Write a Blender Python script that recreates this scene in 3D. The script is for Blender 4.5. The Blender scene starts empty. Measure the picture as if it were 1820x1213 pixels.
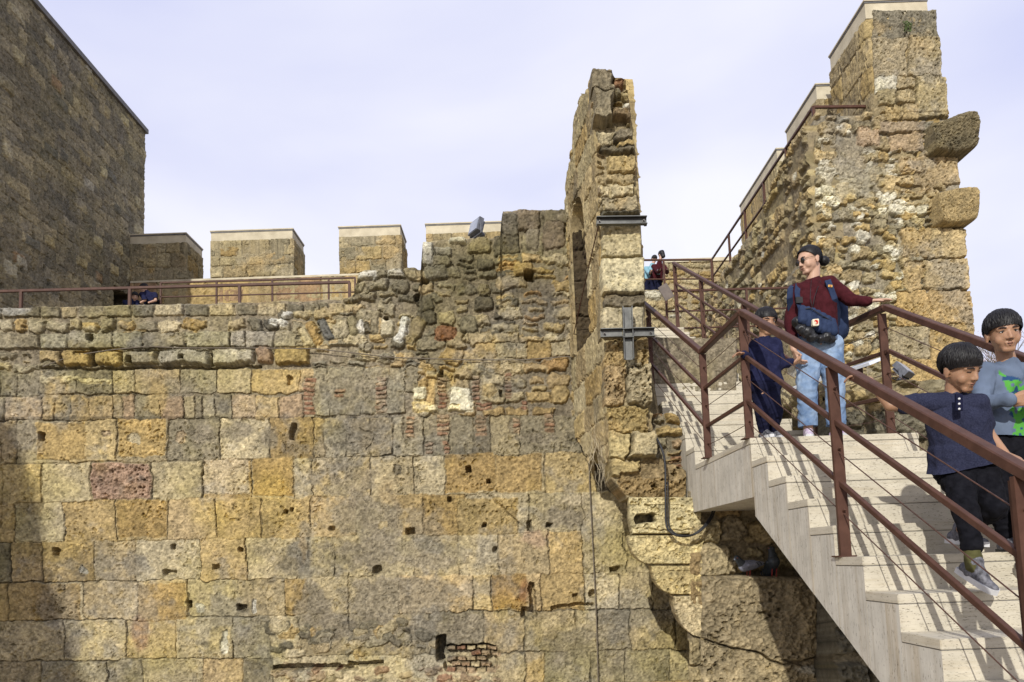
import bpy, math, random, bmesh
import numpy as np
from mathutils import Vector, Matrix, Euler, noise as mnoise

# ------------------------------------------------------------------ camera, sky, sun
F, PIT, ROL, PY0 = 1309.94, .0935, .0341, 872.16      # focal in photo pixels, pitch, roll, optical row
scene = bpy.context.scene
COL = scene.collection
cam_d = bpy.data.cameras.new('camera'); cam = bpy.data.objects.new('camera', cam_d); COL.objects.link(cam)
cam_d.sensor_width = 36; cam_d.sensor_fit = 'HORIZONTAL'; cam_d.lens = 36*F/1820
cam_d.shift_y = (PY0-606.5)/1820
cam_d.clip_start = .05; cam_d.clip_end = 3000
cam.matrix_world = Matrix.Rotation(math.pi/2+PIT, 4, 'X') @ Matrix.Rotation(-ROL, 4, 'Z')
scene.camera = cam

SX, SY, SZ = .32, 1.0, .52                            # sun travels (+x, +y, -z)
elev = math.atan2(SZ, math.hypot(SX, SY))
sun_d = bpy.data.lights.new('sun', 'SUN'); sun = bpy.data.objects.new('sun', sun_d); COL.objects.link(sun)
sun_d.energy = 4.2; sun_d.angle = math.radians(.6); sun_d.color = (1, .97, .90)
sun.rotation_mode = 'QUATERNION'
sun.rotation_quaternion = Vector((SX, SY, -SZ)).to_track_quat('-Z', 'Y')
sun.location = (-6, -14, 20)

world = bpy.data.worlds.new('World'); scene.world = world; world.use_nodes = True
nt = world.node_tree; nt.nodes.clear()
def N(nt, t, **kw):
    n = nt.nodes.new(t)
    for k, v in kw.items():
        if k in n.inputs.keys(): n.inputs[k].default_value = v
        else: setattr(n, k, v)
    return n
out = N(nt, 'ShaderNodeOutputWorld'); bg = N(nt, 'ShaderNodeBackground'); nt.links.new(bg.outputs[0], out.inputs[0])
sky = N(nt, 'ShaderNodeTexSky'); sky.sky_type = 'NISHITA'; sky.sun_disc = False
sky.sun_elevation = elev; sky.sun_rotation = math.atan2(-SX, -SY) % (2*math.pi)
sky.air_density = 1.2; sky.dust_density = 2.5; sky.ozone_density = 1.5
tc = N(nt, 'ShaderNodeTexCoord')
mp = N(nt, 'ShaderNodeMapping'); mp.inputs['Scale'].default_value = (1.0, 1.0, 2.4); mp.inputs['Rotation'].default_value = (0, .5, .3)
nt.links.new(tc.outputs['Generated'], mp.inputs[0])
nz = N(nt, 'ShaderNodeTexNoise', Scale=1.5, Detail=5.0, Roughness=.42, Distortion=.25); nt.links.new(mp.outputs[0], nz.inputs['Vector'])
rp = N(nt, 'ShaderNodeValToRGB'); rp.color_ramp.elements[0].position = .38; rp.color_ramp.elements[1].position = .66
rp.color_ramp.elements[0].color = (6.6, 6.9, 9.6, 1); rp.color_ramp.elements[1].color = (9.9, 9.85, 10.6, 1)
nt.links.new(nz.outputs[0], rp.inputs[0])
cl = N(nt, 'ShaderNodeMix'); cl.data_type = 'RGBA'
nt.links.new(rp.outputs[0], cl.inputs[7]); nt.links.new(sky.outputs[0], cl.inputs[6])
cl.inputs[0].default_value = .88                      # thin bright cloud veil
nt.links.new(cl.outputs[2], bg.inputs[0]); bg.inputs[1].default_value = .108
scene.view_settings.view_transform = 'Standard'; scene.view_settings.look = 'None'
scene.view_settings.exposure = 0.0; scene.view_settings.gamma = 1
scene.render.engine = 'CYCLES'
scene.cycles.use_denoising = True
scene.cycles.max_bounces = 6

# ------------------------------------------------------------------ ray helpers (survey points of the photo at a known depth)
CP, SP, CR, SR = math.cos(PIT), math.sin(PIT), math.cos(ROL), math.sin(ROL)
def ray(px, py):
    a = (px-910)/F; b = (PY0-py)/F
    x = a*CR+b*SR; y = -a*SR+b*CR
    return x, CP-y*SP, SP+y*CP
def atY(px, py, Y):
    x, y, z = ray(px, py); return x*Y/y, Y+0*y, z*Y/y
def P(px, py, Y):
    return Vector(atY(px, py, Y))
def PX(px, py, X):
    x, y, z = ray(px, py); return Vector((X, y*X/x, z*X/x))

# ------------------------------------------------------------------ object helpers
def tag(o, label=None, cat=None, group=None, kind=None):
    if label: o['label'] = label
    if cat: o['category'] = cat
    if group: o['group'] = group
    if kind: o['kind'] = kind
    return o
def thing(name, label, cat, loc=(0, 0, 0), group=None):
    o = bpy.data.objects.new(name, None); COL.objects.link(o); o.location = loc; o.empty_display_size = .1
    return tag(o, label, cat, group)
def link(name, me, mat, parent=None):
    o = bpy.data.objects.new(name, me); COL.objects.link(o)
    if mat is not None: me.materials.append(mat)
    if parent is not None:
        o.parent = parent
        top = parent
        off = Vector((0, 0, 0))
        while top is not None:
            off += Vector(top.location); top = top.parent
        o.location = -off                               # all mesh data is in world coordinates
    return o
def tree_copy(o, parent=None, loc=None):
    c = o.copy(); COL.objects.link(c); c.parent = parent
    if loc is not None: c.location = loc
    for ch in list(o.children): tree_copy(ch, c)
    return c

class MB:
    "small mesh collector"
    def __init__(s): s.v = []; s.f = []
    def add(s, vs, fs):
        n = len(s.v); s.v += [tuple(v) for v in vs]; s.f += [tuple(i+n for i in f) for f in fs]; return s
    def box(s, a, b):
        (x0, y0, z0), (x1, y1, z1) = a, b
        return s.add([(x0, y0, z0), (x1, y0, z0), (x1, y1, z0), (x0, y1, z0), (x0, y0, z1), (x1, y0, z1), (x1, y1, z1), (x0, y1, z1)],
                     [(0, 3, 2, 1), (4, 5, 6, 7), (0, 1, 5, 4), (1, 2, 6, 5), (2, 3, 7, 6), (3, 0, 4, 7)])
    def bar(s, p, q, w, h, up=(0, 0, 1), bev=0.0):
        p, q = Vector(p), Vector(q); d = (q-p).normalized(); up = Vector(up)
        if abs(d.dot(up)) > .98: up = Vector((0, 1, 0))
        r = d.cross(up).normalized(); u = r.cross(d).normalized()
        b = bev if bev else min(w, h)*.12
        prof = [(-w/2+b, -h/2), (w/2-b, -h/2), (w/2, -h/2+b), (w/2, h/2-b), (w/2-b, h/2), (-w/2+b, h/2), (-w/2, h/2-b), (-w/2, -h/2+b)]
        n = 8; vs = [c+r*a+u*e for c in (p, q) for a, e in prof]
        return s.add(vs, [(i, (i+1) % n, n+(i+1) % n, n+i) for i in range(n)]+[tuple(range(n-1, -1, -1)), tuple(range(n, 2*n))])
    def tube(s, pts, r, n=8, caps=True):
        pts = [Vector(p) for p in pts]; rs = r if isinstance(r, (list, tuple)) else [r]*len(pts)
        vs = []; fs = []; u = None
        for i, p in enumerate(pts):
            d = (pts[min(i+1, len(pts)-1)]-pts[max(i-1, 0)])
            if d.length < 1e-9: d = Vector((0, 0, 1))
            d.normalize()
            if u is None:
                u = d.orthogonal().normalized()
            else:
                u = (u-d*u.dot(d))
                u = u.normalized() if u.length > 1e-6 else d.orthogonal().normalized()
            w = d.cross(u)
            for k in range(n):
                a = 2*math.pi*k/n; vs.append(p+(u*math.cos(a)+w*math.sin(a))*rs[i])
        for i in range(len(pts)-1):
            for k in range(n):
                a = i*n+k; b = i*n+(k+1) % n; fs.append((a, b, b+n, a+n))
        if caps: fs += [tuple(range(n-1, -1, -1)), tuple(range((len(pts)-1)*n, len(pts)*n))]
        return s.add(vs, fs)
    def ell(s, c, r, R=None, n=16, m=10):
        c = Vector(c); vs = []; fs = []
        for j in range(m+1):
            t = math.pi*j/m
            for k in range(n):
                a = 2*math.pi*k/n
                p = Vector((r[0]*math.sin(t)*math.cos(a), r[1]*math.sin(t)*math.sin(a), r[2]*math.cos(t)))
                vs.append(c+(R @ p if R else p))
        for j in range(m):
            for k in range(n): fs.append((j*n+k, (j+1)*n+k, (j+1)*n+(k+1) % n, j*n+(k+1) % n))
        return s.add(vs, fs)
    def cap(s, p, r0, q, r1, n=14):
        "tapered capsule"
        p, q = Vector(p), Vector(q); d = q-p
        if d.length < 1e-6: return s.ell(p, (r0,)*3)
        d.normalize(); pts = []; rs = []
        for a in (90, 65, 40, 18, 0): pts.append(p-d*r0*math.sin(math.radians(a))); rs.append(max(1e-4, r0*math.cos(math.radians(a))))
        for a in (0, 18, 40, 65, 90): pts.append(q+d*r1*math.sin(math.radians(a))); rs.append(max(1e-4, r1*math.cos(math.radians(a))))
        return s.tube(pts, rs, n)
    def prism(s, poly, ext):
        "poly: list of 3D points (planar), ext: vector"
        n = len(poly); e = Vector(ext); vs = [Vector(p) for p in poly]+[Vector(p)+e for p in poly]
        return s.add(vs, [tuple(range(n-1, -1, -1)), tuple(range(n, 2*n))]+[(i, (i+1) % n, n+(i+1) % n, n+i) for i in range(n)])
    def mesh(s, name='m', smooth=False):
        me = bpy.data.meshes.new(name); me.from_pydata(s.v, [], s.f); me.update()
        bm = bmesh.new(); bm.from_mesh(me); bmesh.ops.recalc_face_normals(bm, faces=bm.faces); bm.to_mesh(me); bm.free()
        if smooth: me.polygons.foreach_set('use_smooth', [True]*len(me.polygons))
        return me
    def build(s, name, mat, parent=None, smooth=False):
        return link(name, s.mesh(name, smooth), mat, parent)

# ------------------------------------------------------------------ materials
def srgb(r, g, b):
    def f(c):
        c /= 255; return c/12.92 if c <= .04045 else ((c+.055)/1.055)**2.4
    return (f(r), f(g), f(b))
def mat_new(name, col=(.5, .5, .5), rough=.8, metal=0.0, spec=.3):
    m = bpy.data.materials.new(name); m.use_nodes = True; b = m.node_tree.nodes['Principled BSDF']
    b.inputs['Base Color'].default_value = (*col, 1); b.inputs['Roughness'].default_value = rough
    b.inputs['Metallic'].default_value = metal; b.inputs['Specular IOR Level'].default_value = spec
    return m
def L(m, a, b): m.node_tree.links.new(a, b)
def mottled(name, c0, c1, scale=8, rough=.8, metal=0.0, bump=.0, bscale=60, spec=.3, dist=.01, lo=.35, hi=.65):
    m = mat_new(name, c0, rough, metal, spec); t = m.node_tree; b = t.nodes['Principled BSDF']
    co = N(t, 'ShaderNodeTexCoord')
    n1 = N(t, 'ShaderNodeTexNoise', Scale=scale, Detail=6.0, Roughness=.6); L(m, co.outputs['Object'], n1.inputs['Vector'])
    r = N(t, 'ShaderNodeValToRGB'); r.color_ramp.elements[0].color = (*c0, 1); r.color_ramp.elements[1].color = (*c1, 1)
    r.color_ramp.elements[0].position = lo; r.color_ramp.elements[1].position = hi
    L(m, n1.outputs[0], r.inputs[0]); L(m, r.outputs[0], b.inputs['Base Color'])
    if bump:
        n2 = N(t, 'ShaderNodeTexNoise', Scale=bscale, Detail=4.0, Roughness=.65); L(m, co.outputs['Object'], n2.inputs['Vector'])
        bp = N(t, 'ShaderNodeBump', Strength=bump, Distance=dist); L(m, n2.outputs[0], bp.inputs['Height']); L(m, bp.outputs[0], b.inputs['Normal'])
    return m
def stone_mat(name, bumpd=.014, fine=34, amt=1.0):
    m = mat_new(name, (.4, .35, .25), .95, 0, .12); t = m.node_tree; b = t.nodes['Principled BSDF']
    co = N(t, 'ShaderNodeTexCoord'); at = N(t, 'ShaderNodeAttribute'); at.attribute_name = 'Col'
    n1 = N(t, 'ShaderNodeTexNoise', Scale=fine*.55, Detail=8.0, Roughness=.68); L(m, co.outputs['Object'], n1.inputs['Vector'])
    r1 = N(t, 'ShaderNodeMapRange'); r1.inputs[1].default_value = .3; r1.inputs[2].default_value = .7; r1.inputs[3].default_value = .68; r1.inputs[4].default_value = 1.3
    L(m, n1.outputs[0], r1.inputs[0])
    mu = N(t, 'ShaderNodeVectorMath'); mu.operation = 'SCALE'; L(m, at.outputs['Color'], mu.inputs[0]); L(m, r1.outputs[0], mu.inputs['Scale'])
    # pits
    v = N(t, 'ShaderNodeTexVoronoi', Scale=fine*1.7); v.feature = 'F1'
    wn = N(t, 'ShaderNodeTexNoise', Scale=fine*1.5, Detail=3.0); L(m, co.outputs['Object'], wn.inputs['Vector'])
    mx = N(t, 'ShaderNodeMix'); mx.data_type = 'RGBA'; mx.inputs[0].default_value = .06; L(m, co.outputs['Object'], mx.inputs[6]); L(m, wn.outputs['Color'], mx.inputs[7]); L(m, mx.outputs[2], v.inputs['Vector'])
    r2 = N(t, 'ShaderNodeMapRange'); r2.inputs[1].default_value = .12; r2.inputs[2].default_value = .34; L(m, v.outputs['Distance'], r2.inputs[0])
    big = N(t, 'ShaderNodeTexNoise', Scale=fine*.35, Detail=3.0); L(m, co.outputs['Object'], big.inputs['Vector'])
    gate = N(t, 'ShaderNodeMapRange'); gate.inputs[1].default_value = .48; gate.inputs[2].default_value = .62; L(m, big.outputs[0], gate.inputs[0])
    pit = N(t, 'ShaderNodeMath'); pit.operation = 'SUBTRACT'; pit.inputs[0].default_value = 1; L(m, r2.outputs[0], pit.inputs[1])
    pg = N(t, 'ShaderNodeMath'); pg.operation = 'MULTIPLY'; L(m, pit.outputs[0], pg.inputs[0]); L(m, gate.outputs[0], pg.inputs[1])
    dk = N(t, 'ShaderNodeMix'); dk.data_type = 'RGBA'; L(m, mu.outputs[0], dk.inputs[6])
    sc = N(t, 'ShaderNodeMath'); sc.operation = 'MULTIPLY'; sc.inputs[1].default_value = .5; L(m, pg.outputs[0], sc.inputs[0]); L(m, sc.outputs[0], dk.inputs[0])
    dk.inputs[7].default_value = (.05, .04, .03, 1)
    L(m, dk.outputs[2], b.inputs['Base Color'])
    n3 = N(t, 'ShaderNodeTexNoise', Scale=fine*1.1, Detail=8.0, Roughness=.72); L(m, co.outputs['Object'], n3.inputs['Vector'])
    hh = N(t, 'ShaderNodeMath'); hh.operation = 'MULTIPLY_ADD'; hh.inputs[1].default_value = -.55; L(m, pg.outputs[0], hh.inputs[0]); L(m, n3.outputs[0], hh.inputs[2])
    bp = N(t, 'ShaderNodeBump', Strength=amt, Distance=bumpd); L(m, hh.outputs[0], bp.inputs['Height']); L(m, bp.outputs[0], b.inputs['Normal'])
    return m
def travertine(name, axis, base, dark, pitc, stain=0.3):
    "axis: stretch scale vector; thin bands and elongated pores"
    m = mat_new(name, base, .75, 0, .25); t = m.node_tree; b = t.nodes['Principled BSDF']
    co = N(t, 'ShaderNodeTexCoord')
    def nz(sc, s, d=4.0, rg=.6):
        mp = N(t, 'ShaderNodeMapping'); mp.inputs['Scale'].default_value = sc; L(m, co.outputs['Object'], mp.inputs[0])
        n = N(t, 'ShaderNodeTexNoise', Scale=s, Detail=d, Roughness=rg); L(m, mp.outputs[0], n.inputs['Vector']); return n
    band = nz(axis, 1.0, 6.0, .65)
    r = N(t, 'ShaderNodeValToRGB'); r.color_ramp.elements[0].color = (*dark, 1); r.color_ramp.elements[1].color = (*base, 1)
    r.color_ramp.elements[0].position = .30; r.color_ramp.elements[1].position = .56; L(m, band.outputs[0], r.inputs[0])
    st = nz((axis[0]*.28, axis[1]*.28, axis[2]*.28), 1.0, 3.0); rs = N(t, 'ShaderNodeMapRange'); rs.inputs[1].default_value = .55; rs.inputs[2].default_value = .75; rs.inputs[4].default_value = stain
    L(m, st.outputs[0], rs.inputs[0])
    mx = N(t, 'ShaderNodeMix'); mx.data_type = 'RGBA'; L(m, rs.outputs[0], mx.inputs[0]); L(m, r.outputs[0], mx.inputs[6]); mx.inputs[7].default_value = (.36, .27, .15, 1)
    po = nz(tuple(a*4.5+22 for a in axis), 1.0, 3.0, .6); rpz = N(t, 'ShaderNodeMapRange'); rpz.inputs[1].default_value = .635; rpz.inputs[2].default_value = .675
    L(m, po.outputs[0], rpz.inputs[0])
    m2 = N(t, 'ShaderNodeMix'); m2.data_type = 'RGBA'; L(m, rpz.outputs[0], m2.inputs[0]); L(m, mx.outputs[2], m2.inputs[6]); m2.inputs[7].default_value = (*pitc, 1)
    fi = N(t, 'ShaderNodeTexNoise', Scale=7.0, Detail=6.0); L(m, co.outputs['Object'], fi.inputs['Vector'])
    rf = N(t, 'ShaderNodeMapRange'); rf.inputs[1].default_value = .3; rf.inputs[2].default_value = .7; rf.inputs[3].default_value = .86; rf.inputs[4].default_value = 1.08; L(m, fi.outputs[0], rf.inputs[0])
    mu = N(t, 'ShaderNodeVectorMath'); mu.operation = 'SCALE'; L(m, m2.outputs[2], mu.inputs[0]); L(m, rf.outputs[0], mu.inputs['Scale'])
    L(m, mu.outputs[0], b.inputs['Base Color'])
    ih = N(t, 'ShaderNodeMath'); ih.operation = 'SUBTRACT'; ih.inputs[0].default_value = 1; L(m, rpz.outputs[0], ih.inputs[1])
    bp = N(t, 'ShaderNodeBump', Strength=.7, Distance=.004); L(m, ih.outputs[0], bp.inputs['Height']); L(m, bp.outputs[0], b.inputs['Normal'])
    return m

M = {}
M['stone'] = stone_mat('weathered_stone')
M['stone_far'] = stone_mat('weathered_stone_far', .026, 24)
M['porous'] = stone_mat('porous_stone', .018, 28, 1.0)
M['trav_h'] = travertine('travertine_risers', (4.5, 4.5, 70), (.50, .455, .36), (.435, .39, .295), (.11, .08, .05), .42)
M['trav_v'] = travertine('travertine_sides', (34, 34, .9), (.52, .49, .42), (.39, .35, .28), (.14, .11, .07), .6)
M['plaster'] = mottled('lime_cap', (.40, .35, .25), (.54, .48, .35), 3, .9, bump=.3, bscale=40)
M['lead'] = mottled('lead_strip', (.10, .10, .10), (.16, .15, .14), 9, .6)
M['rust'] = mottled('brown_paint', (.058, .027, .018), (.086, .041, .028), 14, .55, .0, .12, 90, .18, .002)
M['wire'] = mottled('brown_wire', (.07, .035, .025), (.12, .06, .04), 30, .5, .4)
M['steel'] = mottled('grey_steel', (.085, .085, .08), (.15, .15, .14), 9, .45, .75, .08, 60)
M['bolt'] = mottled('bolt_steel', (.08, .075, .07), (.16, .15, .14), 30, .5, .8)
M['black'] = mottled('black_rubber', (.012, .012, .013), (.02, .02, .022), 20, .5)
M['rope'] = mottled('grey_rope', (.10, .085, .06), (.16, .13, .10), 40, .9)
M['ground'] = mottled('dusty_ground', (.30, .25, .18), (.40, .34, .25), .8, .95, bump=.6, bscale=9, dist=.04)

# ------------------------------------------------------------------ masonry painter (height field + stone colours -> real relief)
def vnoise(xs, ys, sc, rng):
    gx = (xs-xs.min())/sc; gy = (ys-ys.min())/sc
    nx, ny = int(gx.max())+3, int(gy.max())+3
    g = rng.standard_normal((ny, nx)).astype(np.float32)*.5
    ix = gx.astype(int); iy = gy.astype(int); fx = gx-ix; fy = gy-iy
    fx = (fx*fx*(3-2*fx))[None, :]; fy = (fy*fy*(3-2*fy))[:, None]
    a = g[np.ix_(iy, ix)]; b = g[np.ix_(iy, ix+1)]; c = g[np.ix_(iy+1, ix)]; d = g[np.ix_(iy+1, ix+1)]
    return (a*(1-fx)+b*fx)*(1-fy)+(c*(1-fx)+d*fx)*fy
def fbm(xs, ys, sc, rng, o=4, g=.55):
    t = 0; a = 1
    for k in range(o):
        t = t+a*vnoise(xs, ys, sc/2**k, rng); a *= g
    return t
def sstep(a, b, x):
    t = np.clip((x-a)/(b-a), 0, 1); return t*t*(3-2*t)
OCH = [(194, 160, 92), (188, 156, 90), (200, 170, 106), (180, 146, 80), (196, 164, 108)]
BEI = [(182, 162, 118), (190, 168, 122), (176, 154, 110), (188, 162, 114), (196, 176, 134)]
GRY = [(156, 142, 112), (150, 136, 108), (164, 150, 120), (146, 132, 106)]
PNK = [(182, 152, 114), (176, 144, 108), (186, 158, 120)]
WHT = [(214, 206, 190), (222, 214, 198), (205, 196, 178)]
DRK = [(122, 112, 90), (130, 120, 98), (112, 102, 84), (138, 126, 100)]
BRK = [(170, 122, 88), (178, 138, 100), (160, 110, 80), (184, 150, 112), (176, 146, 108)]
PLS = (150, 134, 110)
GAIN = .70
def lin(c):
    c = np.asarray(c, dtype=np.float32)/255; c = np.where(c <= .04045, c/12.92, ((c+.055)/1.055)**2.4)
    l = (c*np.array([.3, .59, .11])).sum(-1, keepdims=True)
    return ((c*.66+l*np.array([1.04, 1.0, .80])*.34)*np.array([1.0, 1.0, .93])*GAIN).astype(np.float32)
class Ras:
    def __init__(s, x0, y0, x1, y1, st, unit, seed=1, mortar=PLS, rough=.012, pit=.02):
        "unit = metres per raster unit"
        s.rng = np.random.default_rng(seed); s.rd = random.Random(seed)
        s.x0, s.y0, s.st, s.u = x0, y0, st, unit
        s.xs = np.arange(x0, x1+st, st, dtype=np.float64); s.ys = np.arange(y0, y1+st, st, dtype=np.float64)
        q = 1/unit                                          # one metre in raster units
        s.q = q
        f = lambda sc, o=3: fbm(s.xs, s.ys, sc*q, s.rng, o).astype(np.float32)
        s.w1 = f(.16)*.022*q; s.w2 = f(.16)*.022*q; s.w1 += f(.04, 2)*.008*q; s.w2 += f(.04, 2)*.008*q
        s.nb = f(.5, 4); s.nm = f(.11, 4); s.nf = f(.035, 3)
        s.pt = sstep(.35, .8, f(.03, 2)*1.1)*sstep(-.4, .5, f(.25, 2))
        s.H = (-.016+s.nm*.008+s.nf*.006).astype(np.float32)
        s.C = np.empty(s.H.shape+(3,), np.float32); s.C[:] = lin(mortar); s.C *= (1+.13*s.nm+.10*s.nb)[..., None]
        s.rough, s.pit = rough, pit
        s.ng = (f(.02, 2)+.5*f(.045, 2)*f(.4, 2)) if st*unit < .025 else None
    def sl(s, x0, y0, x1, y1):
        i0 = max(0, int((x0-s.x0)/s.st)); i1 = min(len(s.xs), int((x1-s.x0)/s.st)+2)
        j0 = max(0, int((y0-s.y0)/s.st)); j1 = min(len(s.ys), int((y1-s.y0)/s.st)+2)
        if i1 <= i0 or j1 <= j0: return None
        return (slice(j0, j1), slice(i0, i1))
    def stone(s, cx, cy, w, h, col, rot=0.0, rnd=.25, rais=.03, edge=.02, tilt=None, rough=None, pit=None, warp=1.0, bulge=.0, gap=.006):
        q = s.q; R = math.hypot(w, h)/2+.03*q
        k = s.sl(cx-R, cy-R, cx+R, cy+R)
        if k is None: return
        X = s.xs[None, k[1]]-cx+s.w1[k]*warp; Y = s.ys[k[0], None]-cy+s.w2[k]*warp
        if rot:
            c, n = math.cos(rot), math.sin(rot); X, Y = X*c+Y*n, -X*n+Y*c
        hw, hh = w/2-gap*q, h/2-gap*q; r = min(hw, hh)*rnd
        qx = np.abs(X)-(hw-r); qy = np.abs(Y)-(hh-r)
        d = np.hypot(np.maximum(qx, 0), np.maximum(qy, 0))+np.minimum(np.maximum(qx, qy), 0)-r
        e = edge*q
        ins = sstep(0, 1, -d/e); cm = np.clip(-d/(.004*q)+.5, 0, 1)
        rg = s.rd; tl = tilt if tilt is not None else (rg.uniform(-.006, .006), rg.uniform(-.006, .006))
        ro = s.rough if rough is None else rough; pi = s.pit if pit is None else pit
        ox, oy = rg.randrange(0, 97), rg.randrange(0, 53)
        nm = np.roll(s.nm, (oy, ox), (0, 1))[k]; nf = s.nf[k]; nb = s.nb[k]
        base = s.nb[k]*.008
        hs = rais*np.sqrt(ins)*1.0+tl[0]*X/hw+tl[1]*Y/hh+base+(nm*ro*.8+nf*ro*.8-s.pt[k]*pi)*ins
        if bulge: hs = hs+bulge*(1-np.clip((X/hw)**2, 0, 1))*(1-np.clip((Y/hh)**2, 0, 1))
        m = np.clip(ins*4, 0, 1)
        s.H[k] = s.H[k]*(1-m)+hs*m
        c = lin(col)*(1+rg.uniform(-.06, .06))
        sh = 1+.16*nm+.10*nb+.08*nf
        cc = c[None, None, :]*sh[..., None]
        ye = np.clip(nb*.5+nm*.35, -.5, .5)[..., None]*np.array([.02, .0, -.06], np.float32)
        cc = np.clip(cc*(1+ye)-s.pt[k][..., None]*.035, .01, .85)
        s.C[k] = s.C[k]*(1-cm[..., None])+cc*cm[..., None]
    def course(s, xl, xr, ytl, ytr, ybl, ybr, joints, pal, ext=(0, 1), **kw):
        "one course of ashlar between sloping bed lines (given at ext[0], ext[1])"
        js = sorted(joints)
        wm = (js[-1]-js[0])/max(1, len(js)-1)
        while js[0]-xl > wm*1.5: js = [js[0]-wm*s.rd.uniform(.7, 1.2)]+js
        if js[0] > xl: js = [xl]+js
        if js[-1] < xr: js = js+[xr]
        for a, b in zip(js, js[1:]):
            m = (a+b)/2; t = (m-ext[0])/(ext[1]-ext[0]); yt = ytl+(ytr-ytl)*t; yb = ybl+(ybr-ybl)*t
            rot = math.atan2((ytr-ytl+ybr-ybl)/2, ext[1]-ext[0])
            k2 = dict(rnd=.05, rais=.014+s.rd.uniform(-.008, .010), edge=s.rd.uniform(.006, .014), gap=s.rd.choice([.0005, .002, .003, .006]), warp=s.rd.uniform(.6, 1.1)); k2.update(kw)
            s.stone(m, (yt+yb)/2, b-a, yb-yt, s.pick(pal), rot=rot, **k2)
    def pick(s, pal):
        p = s.rd.choice(pal)
        return s.rd.choice(p) if isinstance(p, list) else p
    def rubble(s, x0, y0, x1, y1, hr, wr, pal, dens=1.0, rows=True, **kw):
        rd = s.rd; y = y0
        while y < y1:
            h = rd.uniform(*hr); x = x0-rd.uniform(0, wr[0]*.6)
            while x < x1:
                w = rd.uniform(*wr)
                if rd.random() < dens:
                    hh = h*rd.uniform(.72, 1.05); jy = rd.uniform(-.14, .14)*h
                    if rd.random() < .22:              # split into two small stones
                        for q in (0, 1):
                            s.stone(x+w/2+rd.uniform(-.1, .1)*w, y+h*(.27+.48*q)+jy, w*rd.uniform(.6, .9), hh*.46, s.pick(pal), rot=rd.uniform(-.12, .12), **dict(dict(rnd=.6, rais=.03, edge=.03, warp=1.5, gap=.008), **kw))
                    else:
                        s.stone(x+w/2, y+h/2+jy, w, hh, s.pick(pal), rot=rd.uniform(-.12, .12), **dict(dict(rnd=rd.uniform(.3, .8), rais=rd.uniform(.02, .045), edge=.035, warp=1.6, bulge=rd.uniform(0, .02), gap=.008), **kw))
                x += w*rd.uniform(.92, 1.08)
            y += h*.97
    def pebbles(s, n, x0, y0, x1, y1, r0, r1, pal, mask=None, **kw):
        for _ in range(n):
            x, y = s.rd.uniform(x0, x1), s.rd.uniform(y0, y1)
            if mask and not mask(x, y): continue
            r = s.rd.uniform(r0, r1)
            s.stone(x, y, r*2*s.rd.uniform(.9, 1.6), r*2*s.rd.uniform(.6, 1), s.pick(pal), rot=s.rd.uniform(-.5, .5), **dict(dict(rnd=.9, rais=.035, edge=.03, warp=1.3, gap=.002), **kw))
    def blob(s, cx, cy, rx, ry, col, amt=.9, lvl=None, soft=.5, rot=0, noise=.8):
        "patch of render / stain; lvl = plaster level in metres (None keeps relief)"
        R = max(rx, ry)*1.9; k = s.sl(cx-R, cy-R, cx+R, cy+R)
        if k is None: return
        X = (s.xs[None, k[1]]-cx); Y = (s.ys[k[0], None]-cy)
        if rot:
            c, n = math.cos(rot), math.sin(rot); X, Y = X*c+Y*n, -X*n+Y*c
        d = 1-np.hypot(X/rx, Y/ry)+s.nm[k]*noise*.35+s.nb[k]*noise*.35
        a = sstep(0, soft, d)*amt
        c = lin(col)[None, None, :]*(1+.12*s.nm[k]+.09*s.nb[k]+.08*s.nf[k])[..., None]
        s.C[k] = s.C[k]*(1-a[..., None])+c*a[..., None]
        if lvl is not None:
            s.H[k] = s.H[k]*(1-a)+(lvl+s.nm[k]*.012+s.nf[k]*.006-s.pt[k]*.012)*a
    def hole(s, cx, cy, w, h, depth=.12, rot=0, rnd=.25, col=None):
        q = s.q; R = math.hypot(w, h)/2+.02*q; k = s.sl(cx-R, cy-R, cx+R, cy+R)
        if k is None: return
        X = s.xs[None, k[1]]-cx+s.w1[k]*.9; Y = s.ys[k[0], None]-cy+s.w2[k]*.9
        if rot:
            c, n = math.cos(rot), math.sin(rot); X, Y = X*c+Y*n, -X*n+Y*c
        r = min(w, h)/2*rnd; qx = np.abs(X)-(w/2-r); qy = np.abs(Y)-(h/2-r)
        d = np.hypot(np.maximum(qx, 0), np.maximum(qy, 0))+np.minimum(np.maximum(qx, qy), 0)-r
        m = sstep(.006*q, -.01*q, d)
        s.H[k] = s.H[k]*(1-m)+(-depth+s.nm[k]*.012)*m
        if col is not None:
            s.C[k] = s.C[k]*(1-m[..., None])+lin(col)[None, None, :]*m[..., None]
    def crack(s, pts, w=.012, depth=.03):
        q = s.q
        for (x0, y0), (x1, y1) in zip(pts, pts[1:]):
            L_ = math.hypot(x1-x0, y1-y0); s.hole((x0+x1)/2, (y0+y1)/2, L_+w*q, w*q, depth, math.atan2(y1-y0, x1-x0), .9)
    def bricks(s, cx, cy, w, n, bh, pal=None, gap=1.0):
        for i in range(n):
            s.stone(cx+s.rd.uniform(-.04, .04)*w, cy+(i-(n-1)/2)*bh*gap, w*s.rd.uniform(.85, 1), bh*.8, s.pick(pal or [BRK]), rot=s.rd.uniform(-.05, .05), rnd=.25, rais=.012, edge=.008, warp=.9, gap=.001)
    def stains(s, n, pal, r0, r1, amt=.5):
        for _ in range(n):
            s.blob(s.rd.uniform(s.xs[0], s.xs[-1]), s.rd.uniform(s.ys[0], s.ys[-1]), s.rd.uniform(r0, r1), s.rd.uniform(r0, r1)*.8, s.pick(pal), amt*s.rd.uniform(.5, 1), None, .9)
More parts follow.
